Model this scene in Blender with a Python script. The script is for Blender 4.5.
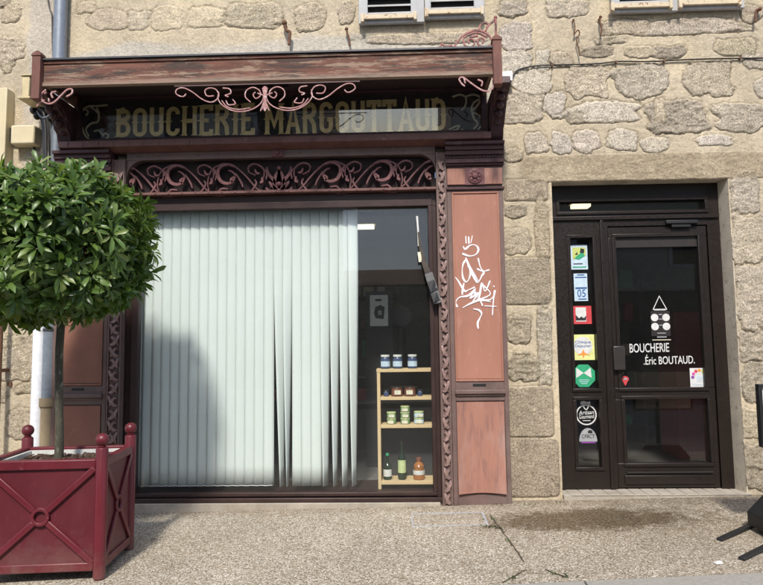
import bpy, math, random
import numpy as np
from mathutils import Vector, Matrix

random.seed(11)
RNG = np.random.default_rng(11)
SC = bpy.context.scene
COL = SC.collection
for _o in list(bpy.data.objects):
    bpy.data.objects.remove(_o)

# ------------------------------------------------------------------ camera
F_PX, W_PX, H_PX = 620.0, 763.0, 585.0
_p, _y, _r = map(math.radians, (4.764, 1.827, -0.738))
_f = np.array([-math.sin(_y)*math.cos(_p), math.cos(_y)*math.cos(_p), math.sin(_p)])
_rt = np.array([math.cos(_y), math.sin(_y), 0.0])
_up = np.cross(_rt, _f)
CX = _rt*math.cos(_r) + _up*math.sin(_r)
CU = -_rt*math.sin(_r) + _up*math.cos(_r)
CAM = np.array([0.0, -5.4, 1.4])
cd = bpy.data.cameras.new('camera')
cam = bpy.data.objects.new('camera', cd)
COL.objects.link(cam)
M = Matrix(((CX[0], CU[0], -_f[0], CAM[0]), (CX[1], CU[1], -_f[1], CAM[1]),
            (CX[2], CU[2], -_f[2], CAM[2]), (0, 0, 0, 1)))
cam.matrix_world = M
cd.sensor_width = 36.0
cd.lens = 36.0*F_PX/W_PX
cd.clip_start = 0.05
cd.clip_end = 3000
SC.camera = cam

# ------------------------------------------------------------------ light
SUN_TO = Vector((0.09, 1.0, -1.12)).normalized()      # direction the sunlight travels
elev = math.asin(-SUN_TO.z)
world = bpy.data.worlds.new('World')
SC.world = world
world.use_nodes = True
wn = world.node_tree
for n in list(wn.nodes):
    wn.nodes.remove(n)
sky = wn.nodes.new('ShaderNodeTexSky')
sky.sky_type = 'NISHITA'
sky.sun_disc = False
sky.sun_elevation = elev
sky.sun_rotation = math.atan2(-SUN_TO.x, -SUN_TO.y)
sky.dust_density = 1.6
sky.air_density = 0.8
bg = wn.nodes.new('ShaderNodeBackground')
bg.inputs['Strength'].default_value = 0.15
wo = wn.nodes.new('ShaderNodeOutputWorld')
wn.links.new(sky.outputs[0], bg.inputs['Color'])
wn.links.new(bg.outputs[0], wo.inputs['Surface'])
sl = bpy.data.lights.new('sun', 'SUN')
sl.energy = 2.35
sl.angle = math.radians(5.5)
sl.color = (1.0, 0.955, 0.88)
so = bpy.data.objects.new('sun', sl)
COL.objects.link(so)
so.rotation_euler = SUN_TO.to_track_quat('-Z', 'Y').to_euler()
so.location = (0, -20, 20)
SC.view_settings.view_transform = 'Standard'
SC.view_settings.look = 'None'
SC.view_settings.gamma = 1
SC.view_settings.exposure = 0.86
SC.view_settings.use_curve_mapping = False
SC.cycles.max_bounces = 8
SC.cycles.transparent_max_bounces = 16
SC.cycles.use_denoising = True

# ------------------------------------------------------------------ helpers
def ray(px, py):
    return CX*(px-W_PX/2)/F_PX - CU*(py-H_PX/2)/F_PX + _f

def at(px, py, Y=0.0):
    """photo pixel -> world point on the vertical plane y = Y"""
    d = ray(px, py)
    return CAM + d*((Y-CAM[1])/d[1])

GA, GX, GY = 0.05, 0.02, 0.02
def gz(x, y):
    return GA + GX*x + GY*y

def gat(px, py):
    d = ray(px, py)
    n = np.array([-GX, -GY, 1.0])
    return CAM + d*((GA - CAM@n)/(d@n))

def rect(px0, py0, px1, py1, Y):
    a, b, c, d = at(px0, py0, Y), at(px1, py0, Y), at(px0, py1, Y), at(px1, py1, Y)
    return (a[0]+c[0])/2, (b[0]+d[0])/2, (c[2]+d[2])/2, (a[2]+b[2])/2     # x0 x1 z0 z1

def tr(pts, ox, oy, s, Y):
    """crop coordinates -> list of (x, z) on plane Y"""
    out = []
    for u, v in pts:
        q = at(ox+u/s, oy+v/s, Y)
        out.append((q[0], q[2]))
    return out

def smooth(pts, n=6):
    """Catmull-Rom through the points"""
    P = [np.array(p, float) for p in pts]
    if len(P) < 3:
        return P
    P = [2*P[0]-P[1]] + P + [2*P[-1]-P[-2]]
    out = []
    for i in range(1, len(P)-2):
        for k in range(n):
            t = k/n
            a, b, c, d = P[i-1], P[i], P[i+1], P[i+2]
            out.append(0.5*((2*b)+(c-a)*t+(2*a-5*b+4*c-d)*t*t+(3*b-a-3*c+d)*t**3))
    out.append(P[-2])
    return out

ORIG = {}
class MB:
    def __init__(s):
        s.v = []; s.f = []
    def add(s, vs, fs):
        b = len(s.v)
        s.v += [tuple(map(float, q)) for q in vs]
        s.f += [tuple(b+i for i in f) for f in fs]
        return s
    def box(s, x0, x1, y0, y1, z0, z1):
        return s.add([(x0,y0,z0),(x1,y0,z0),(x1,y1,z0),(x0,y1,z0),(x0,y0,z1),(x1,y0,z1),(x1,y1,z1),(x0,y1,z1)],
                     [(0,3,2,1),(4,5,6,7),(0,1,5,4),(1,2,6,5),(2,3,7,6),(3,0,4,7)])
    def prism(s, poly, y0, y1):
        """polygon in (x, z), extruded along y"""
        n = len(poly)
        a = sum(poly[i][0]*poly[(i+1)%n][1]-poly[(i+1)%n][0]*poly[i][1] for i in range(n))
        if a < 0: poly = poly[::-1]
        vs = [(p[0], y0, p[1]) for p in poly]+[(p[0], y1, p[1]) for p in poly]
        fs = [tuple(range(n)), tuple(range(2*n-1, n-1, -1))]
        fs += [(i, i+n, (i+1)%n+n, (i+1)%n) for i in range(n)]
        return s.add(vs, fs)
    def prism_x(s, poly, x0, x1):
        """polygon in (y, z), extruded along x"""
        n = len(poly)
        a = sum(poly[i][0]*poly[(i+1)%n][1]-poly[(i+1)%n][0]*poly[i][1] for i in range(n))
        if a < 0: poly = poly[::-1]
        vs = [(x0, p[0], p[1]) for p in poly]+[(x1, p[0], p[1]) for p in poly]
        fs = [tuple(range(n-1, -1, -1)), tuple(range(n, 2*n))]
        fs += [(i, (i+1)%n, (i+1)%n+n, i+n) for i in range(n)]
        return s.add(vs, fs)
    def prism_z(s, poly, z0, z1):
        n = len(poly)
        a = sum(poly[i][0]*poly[(i+1)%n][1]-poly[(i+1)%n][0]*poly[i][1] for i in range(n))
        if a < 0: poly = poly[::-1]
        vs = [(p[0], p[1], z0) for p in poly]+[(p[0], p[1], z1) for p in poly]
        fs = [tuple(range(n-1, -1, -1)), tuple(range(n, 2*n))]
        fs += [(i, (i+1)%n, (i+1)%n+n, i+n) for i in range(n)]
        return s.add(vs, fs)
    def ribbon(s, pts, w, y0, y1, rise=0.0):
        """flat bar of width w following (x, z) points, thickness y0..y1"""
        P = [np.array(p, float) for p in pts]
        n = len(P)
        L, R = [], []
        for i in range(n):
            d0 = P[min(i+1, n-1)]-P[i]; d1 = P[i]-P[max(i-1, 0)]
            if i == 0: d1 = d0
            if i == n-1: d0 = d1
            d0 = d0/(np.linalg.norm(d0)+1e-9); d1 = d1/(np.linalg.norm(d1)+1e-9)
            t = d0+d1
            l = np.linalg.norm(t)
            if l < .3: t = d0; l = 1
            t = t/l
            nn = np.array([-t[1], t[0]])
            k = 1/max(.55, abs(t@d0))
            ww = (w[i] if isinstance(w, (list, tuple, np.ndarray)) else w)*.5*k
            L.append(P[i]+nn*ww); R.append(P[i]-nn*ww)
        vs = []
        for i in range(n):
            ya = y0-rise*i/n
            vs += [(L[i][0], ya, L[i][1]), (R[i][0], ya, R[i][1]), (R[i][0], y1, R[i][1]), (L[i][0], y1, L[i][1])]
        fs = [(0,1,2,3), (4*n-1,4*n-2,4*n-3,4*n-4)]
        for i in range(n-1):
            a = 4*i; b = a+4
            for k in range(4):
                fs.append((a+k, b+k, b+(k+1)%4, a+(k+1)%4))
        return s.add(vs, [f[::-1] for f in fs])
    def tube(s, pts, r, n=8):
        P = [np.array(p, float) for p in pts]
        m = len(P)
        prev = None
        base = len(s.v)
        for i in range(m):
            t = P[min(i+1, m-1)]-P[max(i-1, 0)]
            t = t/(np.linalg.norm(t)+1e-12)
            if prev is None:
                a = np.array([0, 0, 1.0]) if abs(t[2]) < .9 else np.array([1.0, 0, 0])
                u = np.cross(t, a)
            else:
                u = prev-t*(prev@t)
            u = u/(np.linalg.norm(u)+1e-12); prev = u
            v = np.cross(t, u)
            rr = r[i] if isinstance(r, (list, tuple, np.ndarray)) else r
            for k in range(n):
                a = 2*math.pi*k/n
                s.v.append(tuple(P[i]+(u*math.cos(a)+v*math.sin(a))*rr))
        for i in range(m-1):
            for k in range(n):
                a = base+i*n+k; b = base+i*n+(k+1)%n
                s.f.append((a, b, b+n, a+n))
        s.f.append(tuple(base+k for k in range(n-1, -1, -1)))
        s.f.append(tuple(base+(m-1)*n+k for k in range(n)))
        return s
    def lathe(s, prof, c, n=20, axis='z'):
        base = len(s.v)
        for r, h in prof:
            for k in range(n):
                a = 2*math.pi*k/n
                if axis == 'z':
                    s.v.append((c[0]+r*math.cos(a), c[1]+r*math.sin(a), c[2]+h))
                else:      # axis pointing to -y
                    s.v.append((c[0]+r*math.cos(a), c[1]-h, c[2]+r*math.sin(a)))
        for i in range(len(prof)-1):
            for k in range(n):
                a = base+i*n+k; b = base+i*n+(k+1)%n
                s.f.append((a, b, b+n, a+n))
        s.f.append(tuple(base+k for k in range(n-1, -1, -1)))
        s.f.append(tuple(base+(len(prof)-1)*n+k for k in range(n)))
        return s
    def ball(s, c, r, n=16, m=10, sx=1, sy=1, sz=1):
        prof = [(max(1e-4, math.sin(math.pi*i/m)), -math.cos(math.pi*i/m)) for i in range(m+1)]
        base = len(s.v)
        s.lathe(prof, (0, 0, 0), n)
        for i in range(base, len(s.v)):
            q = s.v[i]
            s.v[i] = (c[0]+q[0]*r*sx, c[1]+q[1]*r*sy, c[2]+q[2]*r*sz)
        return s
    def build(s, name, mat, parent=None, bevel=0, ang=35, seg=2, org=None):
        me = bpy.data.meshes.new(name)
        if org is not None: org = np.array(org, float)
        elif parent is None:
            A = np.array(s.v)
            org = np.array([(A[:,0].min()+A[:,0].max())/2, (A[:,1].min()+A[:,1].max())/2, A[:,2].min()])
        else:
            org = np.array(ORIG[parent.name])
        me.from_pydata([tuple(np.array(q)-org) for q in s.v], [], s.f)
        me.polygons.foreach_set('use_smooth', [True]*len(me.polygons))
        me.update()
        try:
            me.set_sharp_from_angle(angle=math.radians(ang))
        except Exception:
            pass
        me.materials.append(mat)
        o = bpy.data.objects.new(name, me)
        COL.objects.link(o)
        if parent is None:
            o.location = org
        else:
            o.parent = parent
        ORIG[o.name] = org
        if bevel:
            b = o.modifiers.new('bevel', 'BEVEL')
            b.width = bevel; b.segments = seg; b.limit_method = 'ANGLE'; b.angle_limit = math.radians(40)
            b.harden_normals = False
        return o

def empty(name, label, cat, loc, group=None, local=False, rotz=0, kind=None):
    o = bpy.data.objects.new(name, None)
    COL.objects.link(o)
    o.location = loc
    o.rotation_euler = (0, 0, rotz)
    o.empty_display_size = .1
    ORIG[o.name] = np.array((0, 0, 0)) if local else np.array(loc, float)
    return tag(o, label, cat, group, kind)

def tag(o, label=None, cat=None, group=None, kind=None):
    if label: o['label'] = label
    if cat: o['category'] = cat
    if group: o['group'] = group
    if kind: o['kind'] = kind
    return o

def copy_tree(o, parent=None):
    c = o.copy()
    COL.objects.link(c)
    if parent: c.parent = parent
    for ch in list(o.children):
        copy_tree(ch, c)
    return c

# ------------------------------------------------------------------ numpy noise
def _hash(ix, iy, seed):
    h = (ix*374761393 + iy*668265263 + seed*974634777) & 0xffffffff
    h = ((h ^ (h >> 13))*1274126177) & 0xffffffff
    return ((h ^ (h >> 16)) & 0xffff)/65535.0

def vnoise(x, y, seed=0):
    xi = np.floor(x).astype(np.int64); yi = np.floor(y).astype(np.int64)
    u = x-xi; v = y-yi
    u = u*u*(3-2*u); v = v*v*(3-2*v)
    a = _hash(xi, yi, seed); b = _hash(xi+1, yi, seed); c = _hash(xi, yi+1, seed); d = _hash(xi+1, yi+1, seed)
    return (a*(1-u)+b*u)*(1-v)+(c*(1-u)+d*u)*v

def fbm(x, y, o=4, seed=0):
    t = 0; amp = .5; s = 0
    for i in range(o):
        t = t+amp*vnoise(x*2**i+i*17.3, y*2**i+i*9.1, seed+i); s += amp; amp *= .55
    return t/s

def sstep(a, b, x):
    t = np.clip((x-a)/(b-a), 0, 1)
    return t*t*(3-2*t)

# ------------------------------------------------------------------ materials
class NT:
    def __init__(s, name):
        s.m = bpy.data.materials.new(name); s.m.use_nodes = True
        s.t = s.m.node_tree
        for n in list(s.t.nodes): s.t.nodes.remove(n)
        s.out = s.t.nodes.new('ShaderNodeOutputMaterial')
        s.tc = s.t.nodes.new('ShaderNodeTexCoord')
    def n(s, typ, **kw):
        q = s.t.nodes.new(typ)
        for k, v in kw.items():
            if k in q.inputs.keys(): 
                s.set(q.inputs[k], v)
            else: setattr(q, k, v)
        return q
    def set(s, inp, v):
        if isinstance(v, bpy.types.NodeSocket): s.t.links.new(v, inp)
        elif hasattr(inp.default_value, '__len__') and isinstance(v, tuple) and len(v) == 3 and len(inp.default_value) == 4:
            inp.default_value = (*v, 1)
        else: inp.default_value = v
    def coord(s, scale=(1,1,1), loc=(0,0,0)):
        mp = s.t.nodes.new('ShaderNodeMapping')
        mp.inputs['Scale'].default_value = scale; mp.inputs['Location'].default_value = loc
        s.t.links.new(s.tc.outputs['Object'], mp.inputs['Vector'])
        return mp.outputs[0]
    def noise(s, scale, detail=5, rough=.55, stretch=(1,1,1), loc=(0,0,0), dist=0):
        q = s.n('ShaderNodeTexNoise', Scale=float(scale), Detail=float(detail), Roughness=float(rough), Distortion=float(dist))
        s.t.links.new(s.coord(stretch, loc), q.inputs['Vector'])
        return q.outputs['Fac']
    def ramp(s, fac, stops, interp='LINEAR'):
        q = s.t.nodes.new('ShaderNodeValToRGB')
        cr = q.color_ramp; cr.interpolation = interp
        while len(cr.elements) < len(stops): cr.elements.new(.5)
        for e, (p, c) in zip(cr.elements, stops):
            e.position = p; e.color = (*c, 1) if len(c) == 3 else c
        s.t.links.new(fac, q.inputs['Fac'])
        return q.outputs['Color']
    def mix(s, fac, a, b, mode='MIX'):
        q = s.t.nodes.new('ShaderNodeMix'); q.data_type = 'RGBA'; q.blend_type = mode
        s.set(q.inputs['Factor'], fac); s.set(q.inputs['A'] if False else q.inputs[6], a); s.set(q.inputs[7], b)
        return q.outputs[2]
    def math(s, op, a, b=0.0):
        q = s.t.nodes.new('ShaderNodeMath'); q.operation = op
        s.set(q.inputs[0], a); s.set(q.inputs[1], b)
        return q.outputs[0]
    def bsdf(s, color, rough=.6, bump=None, bstr=.3, bdist=.01, **kw):
        b = s.t.nodes.new('ShaderNodeBsdfPrincipled')
        s.set(b.inputs['Base Color'], color); s.set(b.inputs['Roughness'], rough)
        for k, v in kw.items(): s.set(b.inputs[k.replace('_', ' ')], v)
        if bump is not None:
            q = s.t.nodes.new('ShaderNodeBump'); q.inputs['Strength'].default_value = bstr; q.inputs['Distance'].default_value = bdist
            s.t.links.new(bump, q.inputs['Height']); s.t.links.new(q.outputs[0], b.inputs['Normal'])
        s.t.links.new(b.outputs[0], s.out.inputs['Surface'])
        return s.m

G3 = lambda v: (v, v, v)
def scl(c, k): return tuple(min(1, q*k) for q in c)

def paint(name, col, rough=.5, var=.25, scale=6, bump=.15, worn=None, wthr=(.6,.68), wscale=14, stretch=(1,1,1), dirt=None, spec=.4):
    t = NT(name)
    f = t.noise(scale, 6, .6, stretch)
    c = t.ramp(f, [(.25, scl(col, 1-var)), (.75, scl(col, 1+var))])
    h = t.noise(scale*9, 4, .6, stretch)
    if worn:
        wf = t.noise(wscale, 7, .7, stretch, (3.1, 1.7, .4))
        k = t.ramp(wf, [(wthr[0], G3(0)), (wthr[1], G3(1))])
        c = t.mix(k, c, worn)
    if dirt:
        df = t.noise(3.3, 6, .65, (1,1,.35), (7, 2, 5))
        k = t.ramp(df, [(.48, G3(0)), (.75, G3(.75))])
        c = t.mix(k, c, dirt)
    rr = t.ramp(h, [(.3, G3(max(0, rough-.1))), (.7, G3(min(1, rough+.12)))])
    return t.bsdf(c, rr, h, bump, .004, Specular_IOR_Level=spec)

def dusty(name, col, rough, zb, zt, dust):
    t = NT(name)
    f = t.noise(5, 6, .6)
    c = t.ramp(f, [(.25, scl(col, .85)), (.75, scl(col, 1.18))])
    scr = t.noise(16, 9, .75, (1, 1, .35), (4, 1, 2))
    c = t.mix(t.ramp(scr, [(.62, G3(0)), (.68, G3(.28))]), c, (.26,.13,.13))
    sz = t.n('ShaderNodeSeparateXYZ'); t.t.links.new(t.coord(), sz.inputs[0])
    mr = t.n('ShaderNodeMapRange')
    t.set(mr.inputs[0], t.math('ADD', sz.outputs['Z'], t.math('MULTIPLY', t.math('SUBTRACT', t.noise(11, 7, .7), .5), .5)))
    mr.inputs[1].default_value = zt; mr.inputs[2].default_value = zb
    c = t.mix(t.math('MULTIPLY', mr.outputs[0], .42), c, dust)
    film = t.noise(3.0, 7, .7, (1, 1, .3), (8, 3, 1))
    c = t.mix(t.ramp(film, [(.45, G3(0)), (.8, G3(.08))]), c, (.22,.12,.115))
    h = t.noise(50, 4, .6)
    rr = t.ramp(film, [(.3, G3(rough)), (.7, G3(min(1, rough+.22)))])
    return t.bsdf(c, rr, h, .12, .003, Specular_IOR_Level=.5)

def flat(name, col, rough=.5, metallic=0.0, spec=.5):
    t = NT(name)
    f = t.noise(25, 3)
    c = t.ramp(f, [(.3, scl(col, .88)), (.7, scl(col, 1.1))])
    return t.bsdf(c, rough, None, Metallic=float(metallic), Specular_IOR_Level=spec)

def glass(name, tint, f0=.045, rough=.0, dusty=0.0):
    t = NT(name)
    tp = t.n('ShaderNodeBsdfTransparent'); tp.inputs[0].default_value = (*tint, 1)
    gl = t.n('ShaderNodeBsdfGlossy'); gl.inputs['Roughness'].default_value = rough
    lw = t.n('ShaderNodeLayerWeight'); lw.inputs['Blend'].default_value = .5
    p5 = t.math('POWER', lw.outputs['Facing'], 5.0)
    fac = t.math('ADD', t.math('MULTIPLY', p5, 1-f0), f0)
    mx = t.n('ShaderNodeMixShader')
    t.t.links.new(fac, mx.inputs[0]); t.t.links.new(tp.outputs[0], mx.inputs[1]); t.t.links.new(gl.outputs[0], mx.inputs[2])
    last = mx.outputs[0]
    if dusty:
        df = t.n('ShaderNodeBsdfDiffuse'); df.inputs[0].default_value = (.6, .6, .56, 1)
        nz = t.noise(2.2, 6, .6)
        k = t.math('MULTIPLY', nz, dusty)
        m2 = t.n('ShaderNodeMixShader')
        t.t.links.new(k, m2.inputs[0]); t.t.links.new(last, m2.inputs[1]); t.t.links.new(df.outputs[0], m2.inputs[2])
        last = m2.outputs[0]
    t.t.links.new(last, t.out.inputs['Surface'])
    return t.m

# stone wall: albedo of each stone / mortar is carried by the mesh, fine grain is added here
def wall_mat():
    t = NT('stone_wall')
    a = t.n('ShaderNodeAttribute'); a.attribute_name = 'albedo'
    sm_ = t.n('ShaderNodeAttribute'); sm_.attribute_name = 'stone'
    n1 = t.noise(38, 8, .72)
    n2 = t.noise(160, 4, .7)
    n3 = t.noise(2.6, 6, .65, (1,1,.6))
    c = t.mix(1.0, a.outputs['Color'], t.ramp(n1, [(.28, G3(.70)), (.5, G3(.98)), (.75, G3(1.2))]), 'MULTIPLY')
    c = t.mix(1.0, c, t.ramp(n3, [(.3, (1.02,.99,.93)), (.7, (1.30,1.27,1.22))]), 'MULTIPLY')
    c = t.mix(1.0, c, t.ramp(n2, [(.36, G3(.70)), (.47, G3(1.0)), (.62, G3(1.18))]), 'MULTIPLY')
    gr = t.mix(1.0, c, t.ramp(t.noise(75, 6, .8), [(.38, G3(.36)), (.46, G3(.98)), (.55, G3(1.24)), (.63, G3(1.85))]), 'MULTIPLY')
    c = t.mix(t.math('MULTIPLY', sm_.outputs['Fac'], .85), c, gr)
    h = t.math('ADD', t.math('MULTIPLY', n1, .75), t.math('MULTIPLY', n2, .35))
    h = t.math('ADD', h, t.math('MULTIPLY', t.math('MULTIPLY', t.noise(52, 8, .8), 1.9), sm_.outputs['Fac']))
    return t.bsdf(c, .95, h, .9, .022, Specular_IOR_Level=.15)

def pavement_mat(stains=True):
    t = NT('exposed_aggregate')
    v = t.n('ShaderNodeTexVoronoi', Scale=120.0); v.feature = 'F1'
    wc = t.mix(.012, t.coord(), t.n('ShaderNodeTexNoise', Scale=40.0).outputs['Color'])
    t.t.links.new(wc, v.inputs['Vector'])
    sp = t.n('ShaderNodeSeparateColor'); t.t.links.new(v.outputs['Color'], sp.inputs[0])
    c = t.ramp(sp.outputs[0], [(0, (.17,.135,.095)), (.18, (.31,.262,.195)), (.45, (.42,.365,.285)), (.72, (.49,.435,.35)), (.9, (.67,.63,.55)), (1, (.76,.73,.67))])
    gap = t.ramp(v.outputs['Distance'], [(.38, G3(1)), (.68, (.62,.58,.52))])
    c = t.mix(1.0, c, gap, 'MULTIPLY')
    big = t.noise(1.1, 6, .6)
    c = t.mix(1.0, c, t.ramp(big, [(.3, G3(.80)), (.72, G3(1.12))]), 'MULTIPLY')
    if stains:
        # damp brown stain in front of the doorway, ragged outline
        mp = t.coord((1/1.05, 1/.32, 0), (-1.40/1.05, .55/.32, 0))
        ln = t.n('ShaderNodeVectorMath'); ln.operation = 'LENGTH'; t.t.links.new(mp, ln.inputs[0])
        d = t.math('ADD', ln.outputs['Value'], t.math('MULTIPLY', t.math('SUBTRACT', t.noise(8, 8, .78), .5), 2.3))
        k = t.ramp(d, [(.55, G3(.95)), (1.0, G3(0))])
        c = t.mix(k, c, (.36,.305,.235), 'MULTIPLY')
        mp2 = t.coord((1/1.3, 1/.75, 0), (-2.3/1.3, .72/.75, 0))
        ln2 = t.n('ShaderNodeVectorMath'); ln2.operation = 'LENGTH'; t.t.links.new(mp2, ln2.inputs[0])
        d2 = t.math('ADD', ln2.outputs['Value'], t.math('MULTIPLY', t.math('SUBTRACT', t.noise(3, 6, .6), .5), 1.2))
        d2 = t.math('MULTIPLY', d2, .6)
        c = t.mix(t.ramp(d2, [(.3, G3(.5)), (1.0, G3(0))]), c, (.55,.50,.43), 'MULTIPLY')
        sy = t.n('ShaderNodeSeparateXYZ'); t.t.links.new(t.coord(), sy.inputs[0])      # grime gathered along the foot of the wall
        mr = t.n('ShaderNodeMapRange'); t.set(mr.inputs[0], t.math('ADD', sy.outputs['Y'], t.math('MULTIPLY', t.math('SUBTRACT', t.noise(5, 7, .7), .5), .34)))
        mr.inputs[1].default_value = -.30; mr.inputs[2].default_value = -.06
        c = t.mix(t.math('MULTIPLY', mr.outputs[0], .55), c, (.52,.46,.38), 'MULTIPLY')
        spots = t.ramp(t.noise(3.7, 8, .7, (1,1,1), (6,2,3)), [(.60, G3(0)), (.67, G3(.42))])
        c = t.mix(spots, c, (.55,.48,.38), 'MULTIPLY')
        gum = t.n('ShaderNodeTexVoronoi', Scale=2.6); gum.feature = 'F1'; t.t.links.new(t.mix(.05, t.coord(), t.n('ShaderNodeTexNoise', Scale=30.0).outputs['Color']), gum.inputs['Vector'])
        c = t.mix(t.ramp(gum.outputs['Distance'], [(.05, G3(.6)), (.075, G3(0))]), c, (.12,.105,.085))
    h = t.math('SUBTRACT', 1.0, v.outputs['Distance'])
    return t.bsdf(c, .75, h, .45, .005, Specular_IOR_Level=.3)

def fascia_mat():
    t = NT('weathered_fascia_paint')
    st = (.14, 1, 1)
    f = t.noise(9, 7, .65, st)
    c = t.ramp(f, [(.28, (.065,.024,.016)), (.5, (.140,.053,.034)), (.72, (.220,.094,.062))])
    chip = t.noise(15, 10, .8, (.16, 1, 1.6), (2, 5, 1))
    c = t.mix(t.ramp(chip, [(.525, G3(0)), (.555, G3(.9))]), c, (.29,.20,.14))
    deep = t.noise(6.5, 9, .78, (.2, 1, 1.9), (9, 1, 4))
    c = t.mix(t.ramp(deep, [(.515, G3(0)), (.565, G3(.95))]), c, (.045,.03,.024))
    sz = t.n('ShaderNodeSeparateXYZ'); t.t.links.new(t.coord(), sz.inputs[0])
    low = t.n('ShaderNodeMapRange'); t.set(low.inputs[0], t.math('ADD', sz.outputs['Z'], t.math('MULTIPLY', t.math('SUBTRACT', chip, .5), .30)))
    low.inputs[1].default_value = 3.535; low.inputs[2].default_value = 3.48
    c = t.mix(t.math('MULTIPLY', low.outputs[0], .75), c, (.34,.26,.195))
    return t.bsdf(c, .8, t.noise(30, 8, .7, (.2, 1, 1)), .6, .006)

def leaf_mat():
    t = NT('glossy_leaves')
    a = t.n('ShaderNodeAttribute'); a.attribute_name = 'tone'
    c = t.ramp(a.outputs['Fac'], [(0, (.035,.072,.016)), (.5, (.080,.145,.030)), (.85, (.135,.215,.050)), (1, (.21,.27,.08))])
    m = t.bsdf(c, .36, Specular_IOR_Level=.5)
    b = [n for n in t.t.nodes if n.type == 'BSDF_PRINCIPLED'][0]
    tl = t.n('ShaderNodeBsdfTranslucent'); t.t.links.new(t.mix(1.0, c, (1.5,1.6,.7), 'MULTIPLY'), tl.inputs[0])
    mx = t.n('ShaderNodeMixShader'); mx.inputs[0].default_value = .28
    t.t.links.new(b.outputs[0], mx.inputs[1]); t.t.links.new(tl.outputs[0], mx.inputs[2])
    t.t.links.new(mx.outputs[0], t.out.inputs['Surface'])
    return m

def emit(name, col, k):
    t = NT(name)
    e = t.n('ShaderNodeEmission'); e.inputs[0].default_value = (*col, 1); e.inputs[1].default_value = k
    t.t.links.new(e.outputs[0], t.out.inputs['Surface'])
    return t.m

def fabric_mat():
    t = NT('blind_fabric')
    w = t.noise(260, 2, .5, (1,1,.15))
    c = t.mix(1.0, t.ramp(t.noise(1.4, 4), [(.3, (.79,.84,.815)), (.7, (.84,.89,.865))]), t.ramp(w, [(.3, G3(.94)), (.7, G3(1.0))]), 'MULTIPLY')
    m = t.bsdf(c, .9, Specular_IOR_Level=.1)
    b = [n for n in t.t.nodes if n.type == 'BSDF_PRINCIPLED'][0]
    tl = t.n('ShaderNodeBsdfTranslucent'); tl.inputs[0].default_value = (.75,.78,.76,1)
    mx = t.n('ShaderNodeMixShader'); mx.inputs[0].default_value = .2
    t.t.links.new(b.outputs[0], mx.inputs[1]); t.t.links.new(tl.outputs[0], mx.inputs[2])
    t.t.links.new(mx.outputs[0], t.out.inputs['Surface'])
    return m

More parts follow.
